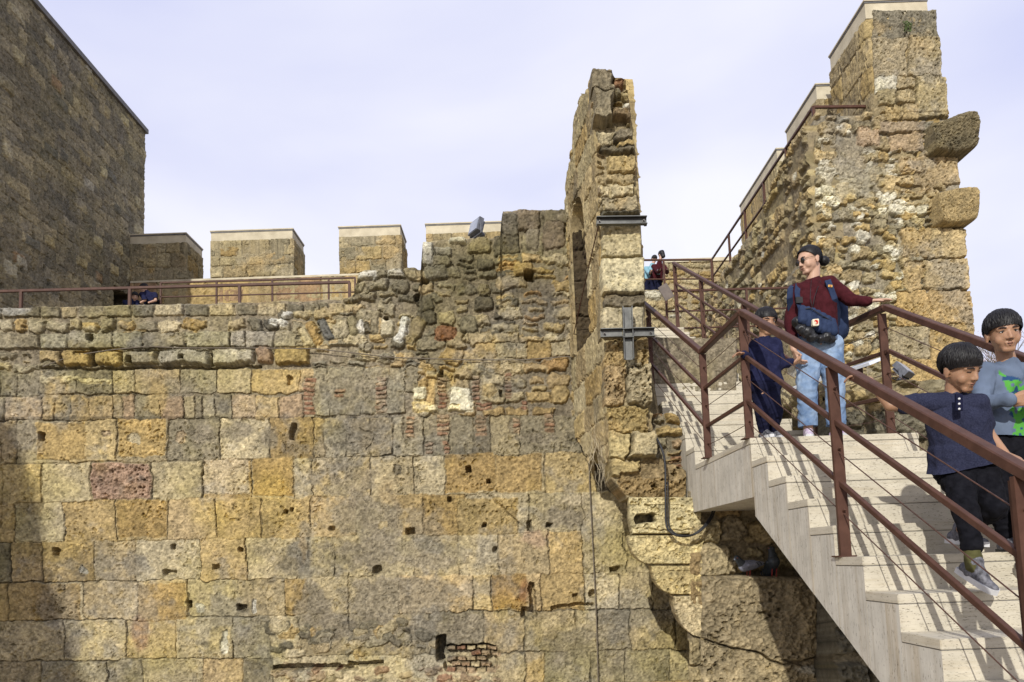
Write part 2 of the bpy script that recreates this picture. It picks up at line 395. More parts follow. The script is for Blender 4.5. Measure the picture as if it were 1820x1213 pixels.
    def weather(s, amt=.15, gain=1.0, yel=.12):
        q = s.q; a = fbm(s.xs, s.ys, 1.1*q, s.rng, 5, .6).astype(np.float32); b = fbm(s.xs, s.ys, .7*q, s.rng, 5, .62).astype(np.float32)
        s.C *= (gain*(1+amt*a+.06*s.nm))[..., None]
        y = np.clip(b, -.25, 1)[..., None]*np.array([.04, .0, -1.6], np.float32)*yel
        s.C *= (1+y)
        g = sstep(.25, .9, fbm(s.xs, s.ys, .5*q, s.rng, 5, .65))[..., None]*.45; l = s.C.mean(-1, keepdims=True)*np.array([.98, .93, .80], np.float32)*.88
        s.C = s.C*(1-g)+l*g
    def sample(s, x, y):
        gx = np.clip((x-s.x0)/s.st, 0, len(s.xs)-1.001); gy = np.clip((y-s.y0)/s.st, 0, len(s.ys)-1.001)
        ix = gx.astype(int); iy = gy.astype(int); fx = gx-ix; fy = gy-iy
        w = [(1-fx)*(1-fy), fx*(1-fy), (1-fx)*fy, fx*fy]; ii = [(iy, ix), (iy, ix+1), (iy+1, ix), (iy+1, ix+1)]
        h = sum(a*s.H[i] for a, i in zip(w, ii)); c = sum(a[..., None]*s.C[i] for a, i in zip(w, ii))
        return h, c

def relief(name, ras, gx, gy, place, back, mat, parent=None, hs=1.0, edge=0.0):
    """gx, gy: 2D raster coordinates (rows bottom->top, columns left->right); place(x, y, h) -> X, Y, Z arrays; back = extrusion vector"""
    if ras.ng is not None and not getattr(ras, 'done', False):
        ras.H = ras.H+ras.ng*getattr(ras, 'grain', .0045); ras.C = ras.C*np.clip(1+.42*ras.ng, .5, 1.4)[..., None]; ras.done = True
    h, c = ras.sample(gx, gy); h = h*hs
    if edge:
        ny, nx = h.shape; jj = np.minimum(np.arange(ny), np.arange(ny)[::-1])[:, None]; ii = np.minimum(np.arange(nx), np.arange(nx)[::-1])[None, :]
        m = np.minimum(ii, jj)/edge; h = h-.03*np.clip(1-m, 0, 1)**2
    X, Y, Z = place(gx, gy, h)
    ny, nx = h.shape
    V = np.stack([X, Y, Z], -1).reshape(-1, 3)
    idx = np.arange(ny*nx).reshape(ny, nx)
    q = np.stack([idx[:-1, :-1], idx[:-1, 1:], idx[1:, 1:], idx[1:, :-1]], -1).reshape(-1, 4)
    loop = np.concatenate([idx[0, :], idx[1:, -1], idx[-1, -2::-1], idx[-2:0:-1, 0]])
    nb = len(loop); n0 = len(V)
    VB = V[loop]+np.array(back)[None, :]
    cols = c.reshape(-1, 3); CB = cols[loop]
    lp = np.arange(nb); nx2 = (lp+1) % nb
    side = np.stack([loop[nx2], loop[lp], n0+lp, n0+nx2], -1)
    # back cap: rule bottom row to top row
    bot = n0+np.arange(nx); topi = n0+(nx+ny-1)+np.arange(nx)[::-1]-1
    topi = np.array([n0+(nx-1+ny-1+(nx-1-k)) for k in range(nx)])
    cap = np.stack([bot[1:], bot[:-1], topi[:-1], topi[1:]], -1)
    V = np.concatenate([V, VB]); cols = np.concatenate([cols, CB]); Q = np.concatenate([q, side, cap]).astype(np.int32)
    me = bpy.data.meshes.new(name); me.vertices.add(len(V)); me.vertices.foreach_set('co', V.astype(np.float32).ravel())
    me.loops.add(len(Q)*4); me.loops.foreach_set('vertex_index', Q.ravel())
    me.polygons.add(len(Q)); me.polygons.foreach_set('loop_start', np.arange(0, len(Q)*4, 4, dtype=np.int32))
    sm = np.zeros(len(Q), bool); me.polygons.foreach_set('use_smooth', sm)
    me.update(calc_edges=True)
    at = me.color_attributes.new('Col', 'FLOAT_COLOR', 'POINT')
    at.data.foreach_set('color', np.concatenate([cols, np.ones((len(cols), 1))], 1).astype(np.float32).ravel())
    return link(name, me, mat, parent)
def pl(pts, x):
    "piecewise linear curve through pts"
    a = sorted(pts); return np.interp(x, [p[0] for p in a], [p[1] for p in a])
def pxplace(Y0, slope=0.0):
    "photo-survey raster onto the vertical plane y = Y0 (relief towards the camera side)"
    def f(x, y, h):
        a, b, c = ray(x, y); t = Y0/b
        return a*t, Y0-h, c*t
    return f
def face(org, du, n):
    "raster in metres: x along du from org, y up; relief along n"
    o, d, n = np.array(org, float), np.array(du, float), np.array(n, float)
    return lambda x, y, h: (o[0]+d[0]*x+n[0]*h, o[1]+d[1]*x+n[1]*h, o[2]+y+n[2]*h)
def ruled_v(xs, top, bot, n):
    "columns at xs, from bottom to top curve"
    t = np.linspace(0, 1, n)[:, None]; T = top(xs)[None, :]; B = bot(xs)[None, :]
    return np.broadcast_to(xs[None, :], (n, len(xs))).copy(), B+(T-B)*t
def ruled_h(ys, left, right, n):
    "rows at ys (bottom first), from left to right curve"
    t = np.linspace(0, 1, n)[None, :]; A = left(ys)[:, None]; B = right(ys)[:, None]
    return A+(B-A)*t, np.broadcast_to(ys[:, None], (len(ys), n)).copy()
def jag(pts, amp, seed, n=400):
    "piecewise curve with small natural irregularity"
    r = random.Random(seed); a = sorted(pts); xs = np.linspace(a[0][0], a[-1][0], n)
    base = np.interp(xs, [p[0] for p in a], [p[1] for p in a]); v = np.zeros(n)
    for k, w in ((1, .5), (2, .35), (4, .25)):
        m = max(4, int(n/40*k)); g = np.array([r.uniform(-1, 1) for _ in range(m)]); v += w*np.interp(np.linspace(0, m-1, n), np.arange(m), g)
    return lambda x: np.interp(x, xs, base+v*amp)

# ================================================================== GROUND
g = MB(); g.add([(-600, -300, -2.35), (600, -300, -2.35), (600, 1500, -2.35), (-600, 1500, -2.35)], [(0, 1, 2, 3)])
tag(g.build('ground', M['ground']), kind='structure')

# ================================================================== FORTRESS WALL (long wall facing the camera, y = 9)
U9 = 9/F
def build_main_wall():
    R = Ras(-330, 360, 1320, 1290, 1.2, U9, 11, PLS, .007, .016)
    ext = (0, 1040)
    # mixed upper zone
    R.rubble(-330, 566, 660, 594, (24, 27), (22, 46), [GRY, DRK, BEI, OCH], .92)
    R.course(-330, 640, 545, 531, 567, 556, [3, 72, 109, 137, 186, 236, 274, 328, 372, 420, 456, 492, 509, 541, 566, 583, 612, 640], [BEI, GRY, BEI, DRK], ext, rnd=.3, edge=.02, gap=.008)
    R.course(-330, 640, 594, 583, 623, 614, [-5, 73, 124, 203, 255, 330, 412, 438, 489], [GRY, GRY, (170, 158, 140), (158, 148, 120)], ext, rnd=.12, edge=.015, rais=.045)
    for x0, x1, c in [(71, 114, (176, 148, 92)), (115, 163, (190, 155, 80)), (173, 219, (196, 164, 88)), (221, 284, (178, 160, 116)), (286, 373, (166, 156, 140)), (378, 455, (184, 172, 148)), (457, 484, (176, 140, 110)), (487, 551, (168, 138, 66))]:
        R.stone((x0+x1)/2, 638-(x0/1040)*12, x1-x0, 30, c, rnd=.2, rais=.07, edge=.03, gap=.004, rot=-.02, bulge=.015, pit=.03)
    R.rubble(-330, 625, 70, 660, (16, 22), (26, 48), [GRY, GRY, BEI], .9)
    R.course(70, 560, 660, 652, 702, 696, [77, 137, 202, 240, 321, 385, 447, 532], [OCH, BEI, GRY, BEI], ext, rnd=.1)
    R.course(-330, 70, 662, 660, 705, 700, [0, 32], [GRY], ext)
    R.course(-330, 560, 705, 698, 748, 742, [9, 74, 100, 127, 161, 201, 219, 240, 286, 325, 347, 360, 383, 412, 455, 498, 540], [GRY, OCH, GRY, OCH, BEI, PNK], ext, rnd=.12)
    for x, y, w, h in [(100, 676, 60, 14), (150, 676, 40, 10), (184, 678, 34, 9)]: R.stone(x, y, w, h, (226, 206, 150), rnd=.6, rais=.045)
    # fan of slanted stones over a blocked arch and small rubble right
    up = lambda x: pl([(0, 547), (300, 540), (620, 532), (634, 505), (650, 480), (748, 476), (753, 430), (890, 418), (893, 372), (1012, 369)], x)
    R.rubble(620, 470, 760, 560, (18, 30), (24, 46), [DRK, GRY, GRY, BEI], .85)
    R.rubble(748, 424, 895, 600, (20, 32), (26, 50), [DRK, GRY, DRK, BEI, (150, 134, 96)], .85)
    R.rubble(890, 372, 1016, 450, (30, 44), (30, 58), [(138, 124, 102), DRK, (150, 128, 104), GRY], 1.0, rnd=.2)
    R.rubble(890, 452, 1016, 640, (20, 34), (34, 58), [OCH, OCH, BEI, (196, 150, 80)], .95)
    R.rubble(640, 560, 760, 650, (16, 26), (22, 42), [GRY, BEI, DRK, OCH], .8)
    R.rubble(745, 590, 900, 650, (22, 34), (36, 60), [BEI, OCH, OCH, GRY], .95)
    R.rubble(860, 640, 1040, 742, (24, 36), (28, 48), [OCH, OCH, BEI, OCH], .85)
    R.rubble(560, 590, 745, 655, (13, 20), (18, 36), [BEI, GRY, OCH, (150, 140, 118)], .75)
    R.rubble(740, 655, 870, 742, (22, 34), (22, 40), [OCH, BEI, OCH, GRY], .7)
    R.rubble(500, 550, 640, 600, (16, 26), (22, 40), [GRY, DRK, BEI], .8)
    for x, y, w, h, a, c in [(545, 600, 16, 40, -.45, (190, 170, 124)), (560, 594, 20, 48, -.45, (178, 140, 68)), (580, 587, 17, 44, -.45, (108, 106, 104)),
                             (607, 590, 30, 34, -.2, (176, 160, 128)), (628, 582, 18, 40, -.15, (150, 136, 96)), (644, 581, 11, 26, 0, (222, 214, 200)),
                             (668, 575, 15, 40, .08, (158, 142, 110)), (690, 583, 26, 36, .1, (196, 182, 150)), (716, 588, 15, 48, .42, (226, 222, 214)),
                             (737, 590, 20, 54, .42, (168, 146, 100)), (496, 573, 34, 13, .2, (228, 224, 214)), (512, 561, 18, 12, 0, (220, 214, 204)), (760, 452, 22, 46, 0, (214, 208, 196)),
                             (813, 427, 30, 14, 0, (216, 206, 184)), (788, 450, 34, 18, 0, (176, 168, 160)), (776, 487, 42, 26, 0, (140, 132, 116)), (930, 480, 38, 26, 0, (190, 154, 84)),
                             (790, 593, 40, 28, 0, (150, 98, 62)), (947, 428, 26, 42, 0, (150, 136, 118)), (905, 400, 34, 46, 0, (126, 116, 100)), (985, 420, 42, 50, 0, (140, 120, 102)),
                             (655, 489, 36, 14, 0, (220, 214, 202)), (703, 486, 32, 12, 0, (208, 200, 186)), (832, 580, 36, 32, 0, (128, 118, 94))]:
        R.stone(x, y, w, h, c, rot=a, rnd=.6, rais=.05, edge=.03, gap=.002, bulge=.01)
    R.course(840, 1020, 612, 606, 640, 634, [842, 882, 918, 938, 980, 1016], [OCH, BEI, BEI, OCH], (840, 1020), rnd=.15)
    # big grey rendered ashlar in the middle, brick stacks
    R.course(555, 745, 655, 650, 702, 697, [582, 645, 690, 720], [GRY], (555, 745), rais=.012, rnd=.05)
    R.course(555, 720, 700, 696, 740, 736, [585, 640], [GRY], (555, 745), rais=.012, rnd=.05)
    R.blob(628, 695, 95, 46, (150, 136, 112), .85, .0); R.blob(300, 690, 60, 20, (148, 134, 110), .7, .0); R.blob(60, 690, 50, 34, (146, 132, 110), .6, .0)
    # ashlar courses A..G
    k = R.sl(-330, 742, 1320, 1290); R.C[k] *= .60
    A = [OCH, BEI, GRY, BEI]
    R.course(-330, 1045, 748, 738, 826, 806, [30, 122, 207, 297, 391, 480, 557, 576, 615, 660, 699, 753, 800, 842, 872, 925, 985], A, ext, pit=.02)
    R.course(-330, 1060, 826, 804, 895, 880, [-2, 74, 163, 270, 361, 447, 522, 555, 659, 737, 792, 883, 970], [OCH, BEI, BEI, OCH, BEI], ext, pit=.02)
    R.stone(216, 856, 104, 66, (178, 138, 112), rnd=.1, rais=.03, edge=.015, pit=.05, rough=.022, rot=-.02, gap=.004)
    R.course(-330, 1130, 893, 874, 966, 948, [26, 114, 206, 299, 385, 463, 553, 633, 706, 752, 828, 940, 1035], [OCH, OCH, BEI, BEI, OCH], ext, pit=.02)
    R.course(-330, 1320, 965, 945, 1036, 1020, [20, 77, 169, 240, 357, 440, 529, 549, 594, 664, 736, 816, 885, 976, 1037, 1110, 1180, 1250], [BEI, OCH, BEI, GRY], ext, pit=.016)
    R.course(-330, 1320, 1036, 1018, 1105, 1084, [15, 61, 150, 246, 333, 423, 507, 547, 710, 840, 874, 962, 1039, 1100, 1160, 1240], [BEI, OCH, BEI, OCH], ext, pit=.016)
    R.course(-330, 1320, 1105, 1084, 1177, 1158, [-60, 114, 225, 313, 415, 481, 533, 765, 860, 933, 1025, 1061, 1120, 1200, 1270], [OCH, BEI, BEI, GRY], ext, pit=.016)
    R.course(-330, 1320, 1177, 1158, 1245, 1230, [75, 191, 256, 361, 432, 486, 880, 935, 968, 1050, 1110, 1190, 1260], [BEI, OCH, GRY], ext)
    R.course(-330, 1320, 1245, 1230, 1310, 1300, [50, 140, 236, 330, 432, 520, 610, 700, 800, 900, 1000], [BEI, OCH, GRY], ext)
    for cx, cy, w, h, c in [(109, 784, 88, 66, (196, 160, 84)), (252, 778, 84, 66, (200, 162, 80)), (253, 922, 88, 66, (184, 146, 68)), (288, 1070, 84, 66, (186, 148, 72)), (102, 1070, 86, 66, (186, 150, 78)),
                            (485, 848, 72, 68, (186, 148, 70)), (402, 848, 82, 62, (194, 170, 130)), (836, 841, 88, 68, (186, 148, 74)), (922, 842, 84, 66, (188, 152, 82)), (790, 915, 72, 66, (184, 148, 72)), (866, 918, 108, 66, (180, 150, 84)),
                            (906, 1052, 62, 64, (180, 138, 60)), (425, 1140, 0, 0, (0, 0, 0))]:
        if w: R.stone(cx, cy, w, h, c, rnd=.06, rais=.018, edge=.01, rot=-.02, gap=.002, pit=.028, rough=.010, warp=.9)
    # grey render remaining over stones
    for b in [(628, 770, 72, 40), (620, 850, 66, 44), (640, 920, 88, 44), (640, 990, 90, 40), (700, 1060, 130, 46), (760, 985, 90, 34), (790, 1120, 110, 30), (640, 1110, 90, 26), (352, 775, 34, 18),
              (430, 765, 38, 18), (242, 1000, 26, 30), (520, 1000, 48, 34), (130, 1145, 20, 32), (40, 770, 30, 30), (480, 780, 26, 26), (1010, 1150, 60, 40), (560, 1080, 40, 50), (1000, 920, 46, 24), (950, 780, 40, 14)]:
        R.blob(*b, (148, 134, 112), .82, .006, .35)
    for b, c in [((690, 870, 24, 36), (186, 156, 104)), ((930, 1050, 16, 30), (158, 98, 50)), ((250, 1130, 22, 40), (170, 122, 88)), ((100, 700, 30, 40), (194, 158, 78)), ((800, 690, 60, 34), (196, 158, 78)), ((950, 960, 30, 20), (184, 146, 116)),
                 ((760, 690, 26, 22), (200, 160, 84)), ((540, 985, 10, 30), (200, 156, 64)), ((280, 700, 20, 40), (190, 156, 84)), ((60, 905, 40, 20), (176, 150, 96)), ((990, 1110, 40, 16), (196, 172, 120)), ((1010, 890, 40, 14), (204, 184, 150))]:
        R.blob(*b, c, .7, None, .6)
    R.stone(748, 702, 26, 26, (232, 220, 178), rnd=.5, rais=.055, edge=.03); R.stone(750, 724, 40, 20, (222, 192, 110), rnd=.5, rais=.05, edge=.03); R.stone(820, 712, 46, 46, (234, 224, 192), rnd=.3, rais=.06, edge=.03); R.stone(790, 727, 60, 14, (230, 214, 160), rnd=.4, rais=.05)
    for cx, cy, w, n, bh in [(550, 706, 20, 8, 8.5), (678, 702, 21, 8, 8), (787, 698, 17, 8, 7), (845, 690, 16, 6, 7.5), (903, 686, 13, 7, 7), (729, 760, 17, 5, 8), (787, 757, 25, 5, 8), (856, 757, 22, 5, 8), (917, 757, 16, 3, 9), (976, 752, 18, 4, 9),
                             (795, 797, 10, 3, 7), (763, 797, 14, 3, 7), (605, 698, 18, 2, 7), (1029, 760, 8, 4, 14), (930, 722, 12, 2, 8), (860, 722, 30, 2, 7)]:
        R.blob(cx, cy, w*.8, n*bh*.6, (150, 134, 106), .8, -.012, .3); R.bricks(cx, cy, w, n, bh)
    # collapsed strip near the foot: rubble, bricks and a hollow
    R.blob(640, 1130, 120, 22, (140, 126, 104), .8, -.01)
    R.pebbles(46, 490, 1105, 780, 1165, 6, 15, [GRY, BEI, OCH, DRK])
    R.pebbles(30, 480, 1185, 900, 1215, 5, 11, [BRK, PNK, BEI]); R.pebbles(60, 480, 1215, 1000, 1260, 6, 13, [BRK, PNK, BEI, GRY])
    R.hole(560, 1186, 150, 10, .16); R.hole(650, 1178, 60, 8, .14); R.hole(784, 1152, 17, 44, .32); R.hole(830, 1182, 60, 16, .2)
    R.hole(836, 1170, 96, 50, .13, 0, .4)
    for i in range(5):
        for j in range(5):
            if R.rd.random() < .85: R.stone(802+j*18+(i % 2)*8, 1152+i*10, 17, 8, R.pick([BRK, BRK, BEI, PNK]), rnd=.3, rais=-.03, edge=.008, warp=.6, gap=.0005, rot=R.rd.uniform(-.12, .12))
    # recesses, put-log holes, cracks
    def put(*h):
        if len(h) > 4 and h[4] < .06:
            R.stone(h[0], h[1], h[2]*1.1, h[3]*1.1, R.pick([GRY, WHT, PNK, BEI]), rnd=.5, rais=-.004, edge=.01, gap=0, warp=1.6)
        else: R.hole(h[0], h[1], h[2]*R.rd.uniform(.8, 1.2), h[3]*R.rd.uniform(.8, 1.2), h[4] if len(h) > 4 else .12, R.rd.uniform(-.15, .15), R.rd.uniform(.2, .8))
    for h in [(168, 634, 9, 30, .25), (377, 636, 5, 30, .25), (75, 778, 12, 16), (189, 772, 12, 12, .05), (237, 777, 20, 16, .03), (322, 775, 16, 16, .03), (522, 768, 11, 26, .1), (832, 834, 10, 12, .14), (868, 856, 9, 9, .12),
              (708, 834, 14, 10, .05), (605, 845, 14, 12, .04), (521, 905, 6, 9, .1), (510, 909, 7, 5, .09), (592, 943, 13, 9, .07), (683, 932, 12, 12, .03), (730, 945, 16, 12, .12), (799, 888, 8, 12, .1), (861, 934, 8, 8, .12), (940, 935, 8, 20, .12),
              (672, 1014, 15, 13, .13), (880, 980, 9, 12, .1), (310, 972, 9, 7, .13), (101, 980, 10, 12, .1), (150, 1008, 12, 12, .03), (429, 976, 9, 11, .1), (384, 1007, 10, 8, .09), (300, 1018, 20, 8, .09), (336, 1076, 8, 14, .16), (427, 1080, 14, 14, .14),
              (352, 1083, 14, 12, .04), (372, 1083, 10, 12, .04), (453, 1078, 10, 22, .05), (402, 1140, 12, 36, .02), (940, 492, 16, 20, .25), (686, 566, 9, 9, .2), (742, 530, 9, 16, .12), (754, 505, 16, 12, .12), (235, 640, 13, 14, .1), (325, 638, 9, 8, .14), (164, 600, 9, 11, .1),
              (948, 1065, 8, 60, .14), (938, 1088, 20, 24, .12), (1016, 1078, 90, 8, .08), (1092, 1010, 16, 9, .1), (1053, 1055, 12, 14, .12), (1022, 1058, 8, 8, .1), (976, 935, 8, 10, .12), (890, 700, 7, 12, .08), (784, 665, 8, 10, .14), (515, 676, 7, 18, .06), (815, 672, 12, 12, .06)]:
        put(*h)
    R.hole(300, 655, 330, 5, .08, -.012, .5); R.hole(110, 655, 80, 4, .05)
    R.hole(302, 624, 330, 3, .05, -.02)
    for c in [[(3, 780), (6, 860), (0, 940)], [(620, 1018), (620, 1120)], [(640, 760), (668, 775), (655, 800)], [(870, 880), (940, 945)], [(560, 650), (700, 652), (760, 640)]]: R.crack(c)
    R.blob(170, 600, 60, 16, (168, 160, 148), .6, None); R.blob(20, 552, 40, 12, (170, 166, 160), .7, None)
    R.blob(800, 470, 110, 40, (112, 104, 90), .55, None, .8); R.blob(940, 395, 70, 26, (112, 102, 88), .5, None, .8); R.blob(690, 510, 60, 40, (112, 106, 92), .5, None, .8)
    R.stains(26, [(150, 122, 70), (128, 116, 96), (196, 160, 92)], 20, 60, .35)
    R.weather(.16)
    xs = np.arange(-326, 1312, 1.25)
    tp = jag([(-330, 556), (-40, 549), (0, 547), (300, 540), (618, 532), (627, 528), (634, 502), (640, 482), (748, 477), (752, 430), (790, 424), (889, 419), (893, 373), (1012, 370), (1026, 370), (1030, 598), (1320, 602)], 2.2, 5, 1900)
    g1 = ruled_v(xs, lambda x: x*0+604.6, lambda x: x*0+1288, 540); g2 = ruled_v(xs, lambda x: np.minimum(tp(x), 603.5), lambda x: x*0+603.5, 170)
    gx, gy = np.concatenate([g1[0], g2[0]]), np.concatenate([g1[1], g2[1]])
    t = thing('fortress_wall', 'long high fortress wall of worn yellow and grey stone blocks with a stepped rubble top', 'wall', P(500, 1280, 9.5))
    relief('masonry', R, gx, gy, pxplace(9), (0, 1.1, 0), M['stone'], t, 1.0, 3)
    return t
wall = build_main_wall()
# lower continuation below the picture so that the wall stands on the ground
def dress(R, hr, wr, pal, x0=None, x1=None, y0=None, y1=None, **kw):
    "coursed ashlar in metre rasters (y up)"
    y = y0 if y0 is not None else R.ys[0]; ye = y1 if y1 is not None else R.ys[-1]
    x0 = x0 if x0 is not None else R.xs[0]; x1 = x1 if x1 is not None else R.xs[-1]
    while y < ye:
        h = R.rd.uniform(*hr); x = x0-R.rd.uniform(0, wr[0])
        while x < x1:
            w = R.rd.uniform(*wr)
            R.stone(x+w/2, y+h/2, w, h, R.pick(pal), **dict(dict(rnd=.12, rais=.03+R.rd.uniform(-.01, .012), edge=.015, gap=.004), **kw)); x += w
        y += h
def wall_foot():
    R = Ras(0, 0, 12, 1.3, .02, 1, 12)
    dress(R, (.45, .52), (.5, .8), [BEI, OCH, GRY])
    gx, gy = ruled_v(np.arange(0, 11.7, .03), lambda x: x*0+.95, lambda x: x*0, 32)
    relief('footing_course', R, gx, gy, face((-8.7, 8.96, -2.45), (1, 0, 0), (0, -1, 0)), (0, 1.1, 0), M['stone'], wall)
wall_foot()

# terrace behind the fortress wall
g = MB(); g.box((-15.5, 10.1, -2.4), (1.0, 16.4, 2.6)); g.box((-9.6, 16.4, 2.6), (1.6, 18.3, 5.55)); tag(g.build('terrace_floor', M['ground']), kind='structure')

# ================================================================== TOWER (left)
def build_tower():
    X = -9.64; y0, y1 = 13.3, 19.02; z0, z1 = 1.2, 11.9
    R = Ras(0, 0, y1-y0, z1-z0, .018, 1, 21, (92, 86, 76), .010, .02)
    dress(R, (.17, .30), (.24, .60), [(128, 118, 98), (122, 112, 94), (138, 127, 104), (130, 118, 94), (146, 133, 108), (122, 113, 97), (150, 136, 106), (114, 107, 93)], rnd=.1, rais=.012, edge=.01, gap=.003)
    for _ in range(60):
        R.stone(R.rd.uniform(0, 5.7), R.rd.uniform(0, 10.7), R.rd.uniform(.25, .5), R.rd.uniform(.2, .28), R.pick([(156, 140, 100), (162, 150, 120), (150, 120, 90), (108, 104, 94), (164, 156, 140), (172, 158, 122)]), rnd=.2, rais=.04, edge=.02, gap=.005)
    R.blob(1.2, 3.0, 1.8, 1.1, (134, 104, 76), .5, None, .8); R.blob(1.0, 8.5, 2, 1, (104, 96, 82), .4, None, .8); R.blob(4.5, 2.2, 1.2, .8, (132, 108, 80), .4, None, .8)
    for _ in range(46):
        R.hole(R.rd.uniform(0, 5.5), R.rd.triangular(1.6, 6.5, 3.0), R.rd.uniform(.06, .13), R.rd.uniform(.08, .16), .12)
    R.hole(.75, 3.4, .14, .6, .1)
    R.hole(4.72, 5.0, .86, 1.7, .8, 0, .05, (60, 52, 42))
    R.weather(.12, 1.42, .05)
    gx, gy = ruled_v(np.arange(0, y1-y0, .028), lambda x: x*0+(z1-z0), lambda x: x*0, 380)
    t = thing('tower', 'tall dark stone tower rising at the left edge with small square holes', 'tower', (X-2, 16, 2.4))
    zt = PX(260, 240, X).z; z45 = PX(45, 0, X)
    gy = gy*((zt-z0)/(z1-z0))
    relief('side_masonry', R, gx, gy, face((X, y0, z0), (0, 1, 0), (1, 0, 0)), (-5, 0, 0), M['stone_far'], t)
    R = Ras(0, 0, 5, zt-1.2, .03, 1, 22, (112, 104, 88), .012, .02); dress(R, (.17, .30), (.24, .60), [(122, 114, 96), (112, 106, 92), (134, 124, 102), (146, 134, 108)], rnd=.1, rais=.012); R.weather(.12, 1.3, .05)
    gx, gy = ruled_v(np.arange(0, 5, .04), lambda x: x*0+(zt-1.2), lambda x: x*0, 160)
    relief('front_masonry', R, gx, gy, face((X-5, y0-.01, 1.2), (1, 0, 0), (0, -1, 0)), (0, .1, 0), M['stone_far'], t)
    c = MB(); c.box((X-5.1, y0-.05, zt+.01), (X+.07, y1+.05, zt+.13)); c.build('coping', M['lead'], t)
    return t
build_tower()

# ================================================================== BACK PARAPET WITH MERLONS (y = 18.3)
def corner_block(name, x0, x1, y0, th, z0, z1, pal, parent, seed, side='right', st=.018, zoned=True, hr=(.25, .4), wr=(.35, .7), plast=(160, 142, 114)):
    "block with relief on its front (towards camera) and on one visible side"
    w = x1-x0; R = Ras(0, 0, w+th, z1-z0, st, 1, seed, plast, .014, .022)
    dress(R, hr, wr, pal, rnd=.25, gap=.008)
    for _ in range(int(3*(w+th))): R.blob(R.rd.uniform(0, w+th), R.rd.uniform(0, z1-z0), R.rd.uniform(.15, .45), R.rd.uniform(.1, .3), plast, .8, .01, .4)
    R.stains(6, [(188, 150, 80), (120, 112, 98), (176, 156, 120)], .2, .5, .6)
    for _ in range(4): R.hole(R.rd.uniform(.1, w), R.rd.uniform(.1, z1-z0-.1), .08, .09, .1)
    n = int((w+th)/st/1.3); gx, gy = ruled_v(np.linspace(0, w+th, n), lambda x: x*0+(z1-z0), lambda x: x*0, max(8, int((z1-z0)/st/1.3)))
    if side == 'right':
        def f(x, y, h):
            fr = x <= w; return np.where(fr, x0+x+0*y, x1+h), np.where(fr, y0-h, y0+(x-w)+0*y), z0+y
        bk = (-.0, .0, 0)
    else:
        def f(x, y, h):
            fr = x >= th; return np.where(fr, x0+(x-th)+0*y, x0-h), np.where(fr, y0-h, y0+(th-x)+0*y), z0+y
        bk = (0, 0, 0)
    o = relief(name, R, gx, gy, f, bk, M['stone_far'], parent)
    fill = MB(); e = .05; fill.box((x0+e, y0+e, z0), (x1-e, y0+th-e, z1-.02)); fm = fill.mesh()
    at = fm.color_attributes.new('Col', 'FLOAT_COLOR', 'POINT'); at.data.foreach_set('color', list((*lin(plast), 1))*8)
    bm = bmesh.new(); bm.from_mesh(o.data); bm.from_mesh(fm); bm.to_mesh(o.data); bm.free()
    return o
def cap_block(x0, x1, y0, y1, z0, z1, parent, left=False):
    m = MB(); m.box((x0, y0, z0), (x1, y1, z1)); c = m.build('cap', M['plaster'], parent)
    e = .025; s = MB(); s.box((x0-e, y0-e, z1+.002), (x1+e, y1+e, z1+.03)); s.build('coping', M['plaster'], parent)
    d = MB(); d.box((x0-.012, y0-.012, z1-.03), (x1+.012, y1+.012, z1)); d.build('drip_strip', M['lead'], parent)
PB = 18.3
bt = thing('battlement', 'back parapet with pale capped square merlons seen above the long wall', 'wall', (-3, PB, 2.4))
zs = P(375, 499, PB).z; zc = P(375, 430, PB).z; zt_ = P(375, 413, PB).z
corner_block('parapet', -9.6, 1.6, PB+.02, .9, 2.4, zs, [OCH, BEI, (178, 138, 100), OCH], bt, 31, hr=(.3, .4), wr=(.4, .8), plast=(176, 152, 112), st=.03)
g = MB(); g.box((-9.6, PB-.02, zs), (1.6, PB+1.0, zs+.05)); g.build('sill', M['plaster'], bt)
first = None
for k, (a, b) in enumerate([(226, 330), (375, 520), (603, 712), (758, 892)]):
    x0 = P(a, 450, PB).x; x1 = P(b, 450, PB).x
    mlo = corner_block('merlon', x0, x1, PB, 1.0, zs+.05, zc, [BEI, OCH, GRY, BEI], bt, 40+k, plast=(168, 152, 124))
    if k == 0: cap_block(x0, x1, PB+.0, PB+1.0, zc, zt_-.02, mlo)
    else: cap_block(x0, x1, PB+.0, PB+1.0, zc, zt_+(.0), mlo)

